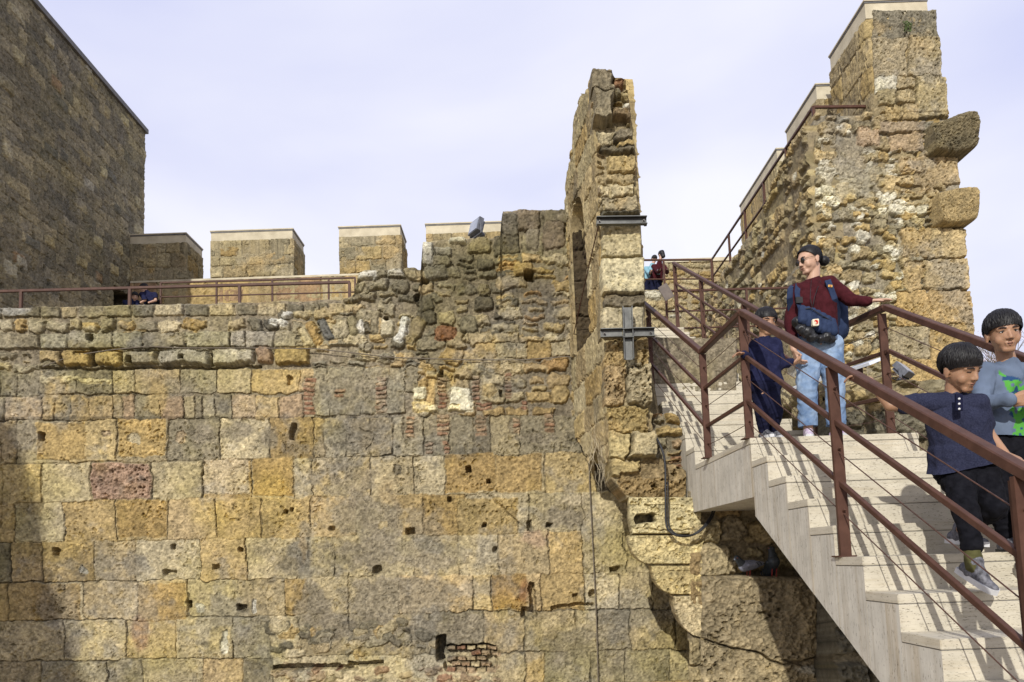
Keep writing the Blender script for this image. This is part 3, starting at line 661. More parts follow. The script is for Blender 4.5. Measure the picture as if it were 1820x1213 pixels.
# ================================================================== RUINED ARCH WALL with corbels (centre)
aw = thing('arch_wall', 'broken tall stone cross wall with an arched opening jutting out on rounded corbels', 'wall', P(1150, 1100, 7.9))
YA = 7.4
def build_pier():
    U = YA/F
    R = Ras(1030, 120, 1240, 900, .8, U, 51, (168, 148, 112), .010, .018); R.grain = .0028
    R.rubble(1040, 136, 1140, 376, (16, 28), (24, 44), [BEI, OCH, GRY, PNK], .95, rais=.06)
    for x0, y0, x1, y1, c, kw in [
        (1046, 136, 1088, 178, (150, 134, 108), dict(rais=.16, rnd=.12)), (1052, 174, 1086, 226, (158, 142, 114), dict(rais=.20, rnd=.15, pit=.04)), (1088, 146, 1112, 160, (164, 112, 74), dict(rais=.06)),
        (1098, 163, 1118, 180, (196, 170, 110), dict(rais=.06, rnd=.8)), (1105, 182, 1120, 196, (224, 216, 204), dict(rais=.05, rnd=.8)), (1086, 200, 1122, 218, (150, 122, 86), dict(rais=.12)),
        (1090, 232, 1124, 258, (140, 126, 104), dict(rais=.09, rnd=.7)), (1062, 232, 1090, 262, (196, 178, 142), dict(rais=.03)), (1064, 262, 1130, 274, (120, 108, 88), dict(rais=.07)),
        (1076, 276, 1131, 312, (192, 162, 100), dict(rais=.06, rnd=.3)), (1062, 312, 1132, 330, (190, 164, 116), dict(rais=.04)), (1062, 328, 1131, 352, (198, 178, 138), dict(rais=.05, rnd=.2)),
        (1063, 350, 1135, 378, (186, 166, 130), dict(rais=.05, rnd=.2)), (1064, 377, 1139, 388, (126, 120, 108), dict(rais=.10, rnd=.1)), (1066, 388, 1142, 461, (204, 184, 138), dict(rais=.06, rnd=.04, pit=.02, rough=.006, warp=.5)),
        (1066, 461, 1147, 528, (214, 198, 158), dict(rais=.10, rnd=.05, pit=.008, rough=.004, warp=.5)), (1068, 524, 1147, 548, (132, 118, 98), dict(rais=.05, rnd=.4)), (1068, 546, 1146, 604, (196, 178, 142), dict(rais=.05, rnd=.06, pit=.01, rough=.006, warp=.6)),
        (1072, 602, 1108, 656, (196, 160, 96), dict(rais=.03, rnd=.3, pit=.09, rough=.03)), (1126, 602, 1152, 655, (198, 164, 100), dict(rais=.03, rnd=.3, pit=.09, rough=.03)), (1106, 620, 1126, 655, (196, 180, 140), dict(rais=.0)),
        (1073, 652, 1113, 722, (190, 156, 104), dict(rais=.05, rnd=.2, pit=.11, rough=.03)), (1113, 648, 1158, 722, (188, 168, 130), dict(rais=.10, rnd=.25, pit=.12, rough=.03)),
        (1078, 722, 1156, 772, (186, 156, 88), dict(rais=.03, rnd=.3, pit=.07, rough=.03)), (1081, 770, 1119, 818, (202, 178, 118), dict(rais=.06, rnd=.2)), (1119, 766, 1167, 814, (190, 170, 128), dict(rais=.14, rnd=.2)),
        (1083, 815, 1142, 850, (196, 168, 104), dict(rais=.07, rnd=.5, pit=.05)), (1100, 836, 1222, 886, (176, 142, 86), dict(rais=.0, rnd=.4, pit=.09, rough=.03)), (1140, 812, 1222, 850, (168, 140, 96), dict(rais=-.02, rnd=.4, pit=.08))]:
        R.stone((x0+x1)/2, (y0+y1)/2, x1-x0, y1-y0, c, **dict(dict(edge=.025, gap=.004, warp=1.3), **kw))
    R.stains(10, [(120, 110, 94), (196, 156, 84)], 12, 34, .4)
    Lc = jag([(137, 1048), (178, 1049), (225, 1052), (262, 1060), (300, 1061), (376, 1063), (461, 1066), (600, 1067), (604, 1072), (720, 1074), (724, 1078), (768, 1081), (812, 1083), (850, 1087), (862, 1096), (884, 1114), (900, 1118)], 1.2, 3)
    Rc = jag([(137, 1088), (144, 1089), (147, 1112), (180, 1118), (200, 1119), (222, 1122), (262, 1127), (300, 1130), (345, 1131), (376, 1134), (378, 1139), (460, 1142), (463, 1147), (600, 1147), (604, 1152), (650, 1154), (722, 1157), (724, 1152), (766, 1155), (768, 1167), (814, 1167), (816, 1180), (836, 1222), (900, 1222)], 2.0, 4)
    ys = np.arange(886, 137, -1.0); gx, gy = ruled_h(ys, Lc, Rc, 110)
    relief('pier', R, gx, gy, pxplace(YA), (0, .52, 0), M['porous'], aw, 1.0, 2.5)
build_pier()
def xl(Y): return 1.01+(Y-YA)*(-.125)               # left face of the cross wall, slightly skewed
def build_cross():
    # left face in metres: u along depth from YA, v = z
    zt = [(0, P(1050, 137, 7.4).z), (.1, 5.1), (.45, 5.06), (.5, P(1032, 175, 8.0).z), (.9, 5.2), (1.0, 4.95), (1.5, 4.72), (1.62, 4.5), (2.5, 4.45)]
    R = Ras(-.1, .4, 2.7, 5.6, .016, 1, 61, (164, 142, 104), .014, .02)
    dress(R, (.26, .5), (.35, .7), [BEI, OCH, BEI, (176, 150, 104)], rnd=.18)
    R.stains(10, [(118, 108, 92), (190, 152, 84)], .15, .4, .6)
    zsill = P(1040, 604, 8.1).z
    spr, apex = 3.75, P(1040, 338, 8.15).z
    def fc(x, y, h): return xl(YA+x)-h*.6, YA+x+0*y, y+0*x
    def top(x): return np.interp(x, [a for a, b in zt], [b for a, b in zt])
    def arch(x):
        c, hw = .98, .40; t = np.clip(np.abs((x-c)/hw), 0, 1); return spr+(apex-spr)*np.sqrt(1-t**2)
    bk = (.46, .06, 0)
    def low(x):                                      # ragged underside of the projecting wall
        return np.interp(x, [0, .1, .55, .9, 1.3, 1.62], [1.02, .95, 1.2, 1.05, 1.35, 1.5])
    xs = np.arange(0, 2.2, .02)
    for a, b, tf, bf, n in [(.005, .58, lambda x: x*0+spr, low, 150), (1.38, 1.64, lambda x: x*0+spr, low, 150), (.58, 1.38, lambda x: x*0+zsill, low, 70), (.005, 1.62, top, lambda x: np.where((x > .58) & (x < 1.38), arch(x), spr), 120)]:
        xx = np.linspace(a, b, max(6, int((b-a)/.016))); gx, gy = ruled_v(xx, tf, bf, n)
        relief('side_masonry', R, gx, gy, fc, bk, M['stone'], aw)
    # the front pier is carried down and the back jamb stands against the long wall
    R = Ras(0, 0, .7, 2.0, .012, 1, 62, (104, 88, 64), .012, .02); dress(R, (.26, .5), (.3, .6), [(86, 70, 50), (76, 62, 44), (94, 78, 56)], rnd=.1)  # shade inside the arch painted into the dark stone colours, plus black streak stains
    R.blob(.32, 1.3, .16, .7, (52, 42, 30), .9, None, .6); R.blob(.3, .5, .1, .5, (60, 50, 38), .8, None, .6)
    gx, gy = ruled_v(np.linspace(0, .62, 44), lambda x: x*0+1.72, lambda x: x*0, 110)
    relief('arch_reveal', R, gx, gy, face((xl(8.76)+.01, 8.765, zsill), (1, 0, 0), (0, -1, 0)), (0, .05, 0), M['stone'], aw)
build_cross()
def corbels():
    Yc = 7.28
    specs = [(884, 950, [(884, 1118), (925, 1119), (948, 1124)], 1246, (220, 200, 146)),
             (951, 1004, [(951, 1116), (968, 1122), (985, 1136), (1003, 1158)], 1251, (214, 190, 128)),
             (1005, 1058, [(1005, 1158), (1020, 1162), (1040, 1176), (1057, 1200)], 1255, (208, 182, 118)),
             (1059, 1134, [(1059, 1197), (1085, 1204), (1110, 1222), (1133, 1250)], 1252, (214, 190, 146))]
    for k, (y0, y1, lf, xr, c) in enumerate(specs):
        R = Ras(1100, y0-6, 1275, y1+6, .7, Yc/F, 70+k, (150, 130, 100), .014, .03)
        if k: lf = [(y0+(y1-y0)*q/14, lf[0][1]+(lf[-1][1]-lf[0][1])*(1-math.sqrt(max(0, 1-(q/14)**2)))) for q in range(15)]
        R.stone(1150, (y0+y1)/2, 400, (y1-y0)+8, c, rnd=.02, rais=.02, edge=.01, gap=0)
        if k == 0:
            R.hole(1147, 922, 38, 17, .16, 0, .5, (112, 104, 92)); R.crack([(1125, 938), (1180, 946), (1240, 938)], .01, .02); R.hole(1208, 925, 12, 5, .03)
        R.stains(5, [(176, 150, 96), (214, 196, 150)], 10, 26, .5)
        ys = np.arange(y1-1, y0, -.8); L0 = jag(lf, .8, 80+k); gx, gy = ruled_h(ys, L0, jag([(y0, xr), (y1, xr+1)], .8, 90+k), int((xr-lf[0][1])/.9))
        relief('corbel', R, gx, gy, pxplace(Yc+.0), (.035, .34, 0), M['stone'], aw, 1.0, 2.5)
corbels()
def pier_core():
    "rubble core right of the pier, down to the rock under the stair"
    Yc = 7.62
    R = Ras(1130, 720, 1260, 900, .9, Yc/F, 55, (140, 126, 104), .016, .03)
    R.rubble(1140, 728, 1240, 900, (22, 36), (28, 50), [OCH, BEI, GRY, BRK], .95, rais=.05)
    R.bricks(1200, 822, 20, 3, 7)
    ys = np.arange(898, 735, -1.1); gx, gy = ruled_h(ys, jag([(730, 1158), (900, 1150)], 2, 6), jag([(735, 1196), (745, 1206), (770, 1216), (900, 1226)], 2, 7), 60)
    relief('rubble_core', R, gx, gy, pxplace(Yc), (0, .9, 0), M['stone'], aw, 1.0, 2)
pier_core()

# ================================================================== ROCK AND OLD BLOCKS UNDER THE STAIR
def under_stair():
    t = thing('rock_footing', 'mass of big worn stone blocks under the pale stair', 'stonework', P(1350, 1210, 7))
    Y1 = 6.95; R = Ras(1180, 880, 1620, 1290, 1.0, Y1/F, 57, (170, 148, 114), .018, .03)
    R.stone(1390, 1100, 300, 152, (172, 150, 114), rnd=.12, rais=.05, edge=.03, pit=.05, rough=.02, rot=0)
    R.stone(1330, 1235, 300, 150, (176, 154, 116), rnd=.1, rais=.03, edge=.02, pit=.05, rough=.02, rot=.25)
    R.stone(1560, 1230, 200, 120, (166, 148, 116), rnd=.1, rais=.01, edge=.02, rough=.02)
    R.stone(1566, 1100, 60, 120, (140, 124, 98), rnd=.3, rais=.0, edge=.03)
    R.crack([(1252, 1136), (1300, 1150), (1340, 1158), (1390, 1184), (1440, 1172), (1500, 1145)], .02, .05)
    R.blob(1450, 1190, 40, 8, (206, 200, 190), .7, None); R.blob(1300, 1180, 40, 50, (184, 160, 120), .6, None)
    xs = np.arange(1246, 1616, 1.3); gx, gy = ruled_v(xs, jag([(1240, 1026), (1300, 1024), (1420, 1027), (1500, 1040), (1616, 1080)], 1.5, 8), lambda x: x*0+1285, 200)
    relief('ledge_block', R, gx, gy, pxplace(Y1), (.12, .36, 0), M['porous'], t, 1.0, 3)
    Y2 = 7.3; R = Ras(1200, 860, 1630, 1290, 1.2, Y2/F, 58, (150, 132, 104), .02, .03)
    R.rubble(1210, 870, 1630, 1280, (40, 60), (40, 80), [BEI, (168, 150, 122), GRY, (172, 140, 90)], .9, rais=.05)
    R.stone(1270, 1000, 60, 60, (186, 164, 124), rnd=.3, rais=.09, edge=.04); R.stone(1322, 1012, 26, 16, (204, 172, 100), rnd=.6, rais=.1)
    xs = np.arange(1224, 1620, 1.6); gx, gy = ruled_v(xs, lambda x: pl([(1200, 872), (1440, 872), (1620, 1050)], x), lambda x: x*0+1280, 240)
    relief('upper_stonework', R, gx, gy, pxplace(Y2), (.7, 1.4, 0), M['stone'], t, 1.0, 2)
    # lowest courses down to the ground
    R = Ras(0, 0, 6, 1.9, .03, 1, 59, (150, 132, 104), .02, .03); dress(R, (.5, .6), (.6, 1.1), [BEI, GRY])
    gx, gy = ruled_v(np.arange(0, 3.4, .04), lambda x: x*0+.96, lambda x: x*0, 24)
    relief('footing_course', R, gx, gy, face((1.7, 6.9, -2.45), (1, 0, 0), (0, -1, 0)), (0, 1.6, 0), M['stone'], t)
    return t
under_stair()

# ================================================================== STAIRCASE
X0s, SK, D0, Z0, TR, RH, W = 1.8047, .0156, 5.4965, .8516, .3196, .18, 1.283
def S(u, d, z): return (X0s+u-SK*(d-D0), d+SK*u, z)
DB = 7.085
def zb(d): return .405 if d >= 5.75 else .405-.563*(5.75-d)
stair = thing('staircase', 'pale travertine staircase with a landing, running down towards the right', 'stairs', S(W/2, 3, -2.35))
CAP = .046
def slab_pts(d0, d1, z0a, z0b, z1, u0=0, u1=W):
    return [S(u0, d0, z0a), S(u1, d0, z0a), S(u1, d1, z0b), S(u0, d1, z0b), S(u0, d0, z1), S(u1, d0, z1), S(u1, d1, z1), S(u0, d1, z1)]
BF = [(0, 3, 2, 1), (4, 5, 6, 7), (0, 1, 5, 4), (1, 2, 6, 5), (2, 3, 7, 6), (3, 0, 4, 7)]
def step(name, d0, d1, z, low0, low1, u0=0, u1=W):
    g = MB(); g.add(slab_pts(d0+.003, d1, low0, low1, z-CAP-.004, u0+.003, u1-.003), BF)
    me = g.mesh(name); o = link(name, me, M['trav_v'], stair); me.materials.append(M['trav_h'])
    for p in me.polygons:
        p.material_index = 0 if abs(p.normal.x) > .8 or p.normal.z < -.3 else 1
    c = MB(); c.add(slab_pts(d0, d1+.0, z-CAP, z-CAP, z, u0, u1), BF)
    m2 = c.mesh('tread'); bm = bmesh.new(); bm.from_mesh(m2); bmesh.ops.bevel(bm, geom=bm.edges[:], offset=.003, segments=2, affect='EDGES'); bm.to_mesh(m2); bm.free()
    t = link('tread', m2, M['trav_h'], o)
    # dark filled joint between tread slab and riser
    j = MB(); j.add(slab_pts(d0+.006, d1, z-CAP-.006, z-CAP-.006, z-CAP+.001, u0+.006, u1-.006), BF); j.build('joint', M['lead'], o)
    return o
step('landing', D0, DB, Z0, .405, .405)
for i in range(1, 17):
    d0 = D0-i*TR; z = Z0-i*RH
    step('step', d0, d0+TR-.0006, z, max(-2.5, zb(d0)), max(-2.5, zb(d0+TR))) if zb(d0) > -2.5 else step('step', d0, d0+TR-.0006, z, -2.5, -2.5)
    if z < -2.1: break
for i in range(16):
    d0 = DB+i*TR; z = Z0+(i+1)*RH; lo = .405 if i < 2 else z-.55
    step('step', d0+.0006, d0+TR+.02, z, lo, lo+(0 if i < 1 else .1), .0 if i < 2 else .0, W-.05)
step('landing', DB+16*TR+.0012, DB+16*TR+.42, Z0+16*RH+.0, 3.3, 3.3, .0, W-.05)

# ================================================================== RAILINGS
def Lx(d): return 1.812-.033*(d-5.5)+.006
def Rx(d): return 2.925-.01*(d-5.6)
def nose(d):
    if d < 5.53: return Z0-.563*(5.53-d)
    if d < 6.62: return Z0
    return Z0+.563*(d-6.62)
def railing(label, xf, ds, posts, group, k0, k1):
    t = thing('stair_railing', label, 'railing', (xf(5.5), 5.5, Z0), group)
    HT = .985
    for d in posts:
        zb_ = Z0-math.floor((D0-d)/TR+1)*RH if d < D0 else (Z0 if d < DB else Z0+(math.floor((d-DB)/TR)+1)*RH)
        z1 = nose(d)+HT-.03
        if d > 5.4 and d < 6.9: zb_ = Z0
        x = xf(d); m = MB()
        m.box((x-.030, d-.012, zb_-.002), (x+.030, d+.012, z1)); m.box((x-.006, d+.0125, zb_), (x+.006, d+.06, z1-.01))
        m.box((x-.05, d-.03, zb_), (x+.05, d+.07, zb_+.008)); m.build('post', M['rust'], t)
    def P3(d, h): return Vector((xf(d), d, nose(d)+h))
    for nm, h, w, hh in [('handrail', HT, .056, .046), ('middle_rail', .64, .026, .030), ('lower_rail', .29, .026, .030)]:
        m = MB()
        for a, b in zip(ds, ds[1:]):
            m.bar(P3(a, h), P3(b, h), w, hh)
        for a in ds[1:-1]: m.cap(P3(a, h)-Vector((w*.25, 0, 0)), hh*.48, P3(a, h)+Vector((w*.25, 0, 0)), hh*.48, 8)
        m.build(nm, M['rust'], t)
    for h in (.82, .47, .12):
        m = MB(); pts = []
        for a, b in zip(ds, ds[1:]):
            for k in range(8):
                f = k/8; p = P3(a, h).lerp(P3(b, h), f); p.z -= .006*math.sin(math.pi*f); pts.append(p)
        pts.append(P3(ds[-1], h)); m.tube(pts, .0032, 6)
        for d in posts:
            if ds[0] <= d <= ds[-1]:
                m.cap(P3(d, h)+Vector((0, -.035, .012)), .006, P3(d, h)+Vector((0, -.012, .004)), .007, 8)
        m.build('cable', M['wire'], t)
    return t
railing('left brown steel railing of the pale stair, nearest the camera', Lx, [.9, 5.53, 6.62, 12.05], [1.38, 2.76, 4.165, 5.535, 6.6, 8.65, 10.6, 12.0], 'stair railings', 0, 0)
railing('right brown steel railing of the pale stair, beside the ruined wall', Rx, [.9, 5.53, 6.88, 12.05], [1.38, 2.76, 4.165, 5.6, 6.9, 8.72, 10.5, 12.0], 'stair railings', 0, 0)
def fence_run(name, label, pts, posts, hs, cat='railing', r=.018, drop=.98, group=None, pw=.04):
    "straight pipe/box rail: pts list of 3D points of the top rail; posts: fractions"
    t = thing(name, label, cat, Vector(pts[0])-Vector((0, 0, drop)), group)
    for j, h in enumerate(hs):
        m = MB()
        for a, b in zip(pts, pts[1:]): m.bar(Vector(a)-Vector((0, 0, h)), Vector(b)-Vector((0, 0, h)), r*2, r*(2 if j == 0 else 1.2))
        m.build('handrail' if j == 0 else 'middle_rail', M['rust'], t)
    for p in posts:
        m = MB(); m.box((p[0]-pw/2, p[1]-pw/2, p[2]-drop), (p[0]+pw/2, p[1]+pw/2, p[2]-.01)); m.build('post', M['rust'], t)
    return t
fence_run('walk_railing', 'brown railing just behind the top of the long wall, nearer of two', [P(-60, 520, 9.7), P(622, 502, 9.7)], [P(x, 517.5-(x*.026), 9.7) for x in (38, 231, 426, 621)], [0, .32, .62], group='terrace railings', pw=.035)
fence_run('walk_railing', 'thin brown railing in front of the merlons, farther of two', [P(285, 503, 16.9), P(632, 494, 16.9)], [P(x, 503-(x-285)*.026, 16.9) for x in (286, 385, 484, 584, 631)], [0, .35, .6], group='terrace railings', r=.02)
fence_run('terrace_railing', 'level brown railing at the head of the stair, before the ruined wall', [P(1182, 518, 12.3), P(1440, 511, 12.3)], [P(x, 518-(x-1182)*.027, 12.3) for x in (1183, 1326, 1438)], [0, .36, .66], pw=.035)
fence_run('platform_railing', 'thin high railing where two people lean, above the head of the stair', [P(1100, 463, 19.8), P(1266, 462, 19.8)], [P(x, 462.5, 19.8) for x in (1120, 1179, 1264)], [0, .55], pw=.05, r=.024)
rw0, rw1 = P(1445, 191, 12.7), P(1265, 462, 20.4)
fence_run('wall_walk_railing', 'brown railing climbing along the top of the ruined wall, meeting the sky', [P(1540, 190, 12.75), rw0, rw1], [rw0.lerp(rw1, f) for f in (0, .19, .38, .57, .76, 1)], [0, .5], drop=1.05, pw=.05, r=.024)

# ================================================================== RUINED WALL ON THE RIGHT (front y = 12.5)
YR = 12.5
def ruined():
    t = thing('ruined_wall', 'tall broken rubble wall on the right with two jutting stones and capped merlons', 'wall', P(1590, 700, YR))
    U = YR/F; R = Ras(1380, -20, 1760, 860, 1.0, U, 81, (150, 138, 122), .02, .03)
    R.rubble(1430, 195, 1660, 800, (15, 28), (20, 44), [BEI, GRY, OCH, (150, 134, 104), (168, 144, 100)], .9, rais=.07, edge=.026)
    R.pebbles(230, 1440, 270, 1640, 760, 4, 11, [WHT, WHT, BEI, GRY, OCH, BEI], rais=.08, edge=.02)
    for x, y, w, h, a, c in [(1500, 215, 18, 9, 0, 0), (1530, 200, 16, 8, 0, 0), (1490, 230, 12, 8, 0, 0), (1508, 238, 12, 9, 0, 0), (1460, 252, 22, 8, 0, 0), (1465, 305, 36, 12, 0, 0), (1580, 298, 16, 12, 0, 0), (1470, 340, 30, 18, 0, 0), (1475, 358, 32, 16, 0, 0),
                             (1590, 375, 26, 18, 0, 0), (1615, 375, 18, 16, 0, 0), (1635, 376, 22, 18, 0, 0), (1568, 378, 16, 14, 0, 0), (1530, 432, 20, 9, .2, 0), (1520, 400, 18, 9, 0, 0), (1588, 452, 16, 18, .5, 0)]:
        R.stone(x, y, w, h, R.pick([WHT]), rot=a, rnd=.8, rais=.09, edge=.04, gap=.001)
    R.blob(1520, 310, 60, 60, (152, 142, 130), .75, .0, .5); R.blob(1520, 262, 60, 20, (140, 126, 104), .7, .03, .4); R.blob(1510, 215, 60, 14, (120, 108, 88), .7, None, .5)
    B = [(1548, 10, 1670, 75, (134, 124, 106)), (1548, 70, 1612, 145, (164, 146, 116)), (1612, 68, 1672, 142, (172, 152, 116)), (1548, 140, 1592, 168, (196, 188, 172)), (1590, 140, 1625, 162, (172, 150, 110)), (1624, 138, 1682, 212, (182, 160, 112)), (1555, 162, 1590, 192, (160, 142, 104)),
         (1590, 162, 1625, 188, (176, 154, 112)), (1570, 192, 1600, 218, (190, 160, 104)), (1602, 188, 1628, 218, (182, 154, 104)), (1560, 218, 1640, 240, (168, 144, 118)), (1520, 232, 1560, 262, (180, 150, 120)), (1580, 240, 1640, 272, (182, 152, 118)),
         (1596, 282, 1645, 310, (186, 156, 110)), (1640, 280, 1708, 330, (184, 156, 112)), (1570, 315, 1620, 345, (190, 162, 112)), (1620, 308, 1660, 345, (170, 144, 104)), (1650, 408, 1716, 462, (182, 156, 108)), (1600, 408, 1652, 460, (180, 150, 100)),
         (1604, 464, 1640, 520, (192, 160, 108)), (1642, 462, 1722, 518, (184, 158, 112)), (1590, 520, 1650, 580, (188, 152, 90)), (1648, 518, 1730, 580, (184, 150, 92)), (1650, 578, 1736, 645, (186, 152, 90)), (1580, 580, 1650, 640, (166, 148, 118)), (1640, 640, 1740, 720, (186, 150, 84)), (1600, 640, 1645, 700, (180, 148, 90)),
         (1500, 690, 1560, 740, (160, 140, 108)), (1560, 700, 1640, 780, (150, 134, 106)), (1640, 720, 1740, 800, (180, 150, 96)), (1640, 800, 1740, 860, (180, 150, 96))]
    for x0, y0, x1, y1, c in B: R.stone((x0+x1)/2, (y0+y1)/2, x1-x0, y1-y0, c, rnd=.08, rais=.06+R.rd.uniform(-.02, .03), edge=.022, gap=.006, pit=.04, rough=.016, warp=1.4)
    R.hole(1590, 278, 12, 9, .3); R.hole(1640, 358, 50, 8, .15); R.hole(1612, 336, 50, 8, .15)
    R.stains(16, [(196, 160, 96), (130, 116, 96), (186, 150, 84)], 20, 50, .45)
    R.weather(.10, 1.22, .05)
    ys = np.arange(855, 203, -1.3)
    Lc = jag([(203, 1446), (330, 1447), (500, 1452), (855, 1466)], 2.5, 20); Rc = jag([(203, 1684), (262, 1700), (292, 1702), (330, 1707), (352, 1704), (405, 1714), (500, 1720), (640, 1735), (720, 1738), (855, 1742)], 3.0, 21)
    gx, gy = ruled_h(ys, Lc, Rc, 230)
    relief('front_masonry', R, gx, gy, pxplace(YR), (0, 1.5, 0), M['stone_far'], t, 1.0, 3)
    # top block (end of the outer parapet)
    ys = np.arange(205, 20, -1.2)
    gx, gy = ruled_h(ys, jag([(18, 1545), (205, 1556)], 2, 22), jag([(18, 1662), (60, 1664), (75, 1670), (110, 1671), (138, 1673), (150, 1680), (180, 1682), (205, 1684)], 3, 23), 120)
    relief('front_masonry', R, gx, gy, pxplace(YR+.02), (0, 1.2, 0), M['stone_far'], t, 1.0, 3)
    # jutting stones
    for px0, py0, px1, py1, c, sd in [(1652, 210, 1728, 270, (140, 124, 94), 1), (1664, 338, 1728, 398, (190, 160, 104), 2)]:
        R2 = Ras(0, 0, 1.9, 1.0, .012, 1, 100+sd, (150, 130, 96), .03, .03); R2.stone(.95, .5, 3, 2, c, rnd=.05, rais=.02, edge=.02, gap=0, rough=.025 if sd == 1 else .010, pit=.03)
        if sd == 1: R2.stains(8, [(100, 92, 76), (170, 150, 104)], .15, .4, .7)
        a, b = P(px0, py1, YR-.25), P(px1, py0, YR-.25); w, h = b.x-a.x, b.z-a.z; fr = .42
        o = np.array([a.x, YR-.36, a.z])
        def f(x, y, hh, w=w, h=h, o=o):       # left side then front, with a lumpy outline
            u = x/1.9; v = y; k = np.clip(u/.36, 0, 1); q = np.clip((u-.36)/.64, 0, 1)
            X = o[0]+w*.12*(1-0*k)+q*w*.88-(1-k)*w*.10; Y = o[1]+(1-k)*.62-hh+.10*np.sin(q*3.1+v*2); Z = o[2]+v*h
            sq = .07*np.sin(u*7+sd*2)*h; rnd = (np.abs(v-.5)*2)**9
            return X+(.5-q)*rnd*.10, Y+rnd*.09, Z+sq*(v-.2)*(1.2 if sd == 1 else .5)
        gx, gy = np.meshgrid(np.linspace(.01, 1.88, 120), np.linspace(.01, .98, 66))
        relief('jutting_stone', R2, gx, gy, f, (.0, .7, 0), M['stone_far'], t, 1.0, 4)
    # left face running back along the stair, top edge falling away
    xa = P(1446, 400, YR).x; A = PX(1446, 208, xa); Bp = PX(1322, 439, xa)
    ln = 8.6; R = Ras(0, 0, ln, 9.0, .026, 1, 83, (150, 132, 102), .022, .03)
    R.rubble(0, 0, ln, 9, (.18, .34), (.22, .5), [BEI, OCH, (166, 140, 96), GRY, (150, 132, 96)], .8, rais=.05, edge=.028)
    for b in [(2.5, 5.5, 2.0, .8), (5, 5.5, 1.5, 1.2), (3, 3.5, 1.4, .9), (6.5, 4.0, 1.5, 1.0), (1.5, 2.5, 1, .7)]: R.blob(*b, (168, 148, 112), .85, .02, .4)
    R.pebbles(150, 0, 0, ln, 9, .05, .11, [BEI, OCH, WHT, GRY]); R.stains(20, [(188, 152, 88), (126, 114, 94)], .3, .9, .4)
    R.weather(.12, 1.14, .08)
    zt = jag([(0, A.z-.0), (.6, A.z+.05), (Bp.y-YR, Bp.z), (7.0, PX(1291, 476, xa).z), (ln, PX(1266, 506, xa).z)], .06, 24)
    gx, gy = ruled_v(np.linspace(0, ln, 280), lambda x: zt(x)+1.5, lambda x: x*0, 260)
    relief('side_masonry', R, gx, gy, face((xa, YR, -1.5), (0, 1, 0), (-1, 0, 0)), (.5, 0, 0), M['stone_far'], t)
    # outer parapet: merlons marching back, joined by a lower curtain
    xm = P(1545, 100, YR).x; zt_ = P(1545, 3, YR).z
    def yx(px, py): return PX(px, py, xm).y
    th = 1.15
    segs = [(YR+.03, yx(1476, 115)), (yx(1450, 150), yx(1397, 230)), (yx(1380, 265), yx(1315, 360))]
    for k, (y0, y1) in enumerate(segs):
        ztop = zt_ if k == 0 else PX([0, 1450, 1380][k], [0, 152, 266][k], xm).z
        if k == 0: y0 += 0.0
        m = corner_block('merlon', xm, xm+th, y0, y1-y0, 5.8, ztop-.32, [BEI, OCH, (170, 148, 110)], t, 90+k, side='left', hr=(.35, .6), wr=(.5, 1.0), plast=(166, 146, 116), st=.024)
        cap_block(xm+.0, xm+th-.02, y0-(.0 if k else .02), y1, ztop-.32, ztop, m)
    corner_block('curtain', xm+.03, xm+th-.05, YR+.1, 9.5, 4.6, PX(1450, 235, xm).z-.6, [BEI, OCH, GRY], t, 96, side='left', st=.05)
    return t
ruined()
def near_rocks():
    t = thing('rock_outcrop', 'low uneven grey and yellow rock bank beside the landing', 'rock', P(1600, 800, 6.6))
    Y1 = 6.5; R = Ras(1460, 640, 2050, 1260, 1.3, Y1/F, 84, (150, 134, 106), .03, .04)
    R.rubble(1460, 650, 2050, 760, (26, 44), (46, 90), [OCH, BEI, (150, 132, 100)], .95, rais=.09, edge=.06, warp=2); R.rubble(1460, 730, 2050, 1260, (50, 80), (80, 140), [(128, 120, 104), (116, 108, 92)], 1, rais=.08, edge=.06, warp=2.5)
    tp = jag([(1460, 702), (1484, 694), (1500, 690), (1560, 696), (1586, 676), (1636, 680), (1650, 716), (1700, 730), (2050, 760)], 4, 25)
    gx, gy = ruled_v(np.arange(1484, 2040, 1.8), tp, lambda x: x*0+1255, 220)
    relief('rock', R, gx, gy, pxplace(Y1), (0, .7, -.1), M['porous'], t, 1.0, 3)
    # bank between the upper flight and the ruined wall
    R = Ras(0, 0, 7, 6, .03, 1, 85, (146, 128, 98), .03, .04); R.rubble(0, 0, 7, 6, (.2, .36), (.3, .6), [OCH, BEI, DRK, (150, 132, 96)], .9, rais=.08, edge=.06)
    zt = jag([(0, 1.5), (.6, 1.62), (1.5, 1.85), (3, 2.3), (5.2, 2.9)], .12, 26)
    def bank(x, y, h):                                # climbs the side, then lies back over the top
        t = zt(x)+.6; up = y <= t
        return np.where(up, 3.13-.012*x-h*.8, 3.13-.012*x+(y-t)), 7.1+x+0*y-np.where((x < .3), (.3-x)*0, 0), np.where(up, y-.6, t-.6+h-.05*(y-t))
    gx, gy = ruled_v(np.linspace(0, 5.2, 200), lambda x: zt(x)+.6+2.4, lambda x: x*0, 200)
    relief('bank', R, gx, gy, bank, (.0, 0, -.4), M['porous'], t)
    wd = jag([(0, 1.0), (3, 1.6), (5.2, 1.3), (9, 1)], .3, 28)
    R = Ras(0, 0, 3, 3, .02, 1, 86, (146, 128, 98), .03, .04); R.rubble(0, 0, 3, 3, (.16, .3), (.25, .5), [OCH, BEI, GRY], .95, rais=.08, edge=.06)
    gx, gy = ruled_v(np.linspace(0, 2.4, 120), jag([(0, 2.1), (.6, 2.25), (1.4, 2.15), (2.4, 2.3)], .05, 29), lambda x: x*0, 100)
    relief('bank', R, gx, gy, face((3.12, 7.05, -.6), (1, 0, 0), (0, -1, 0)), (.0, .1, 0), M['porous'], t)
    return t
near_rocks()
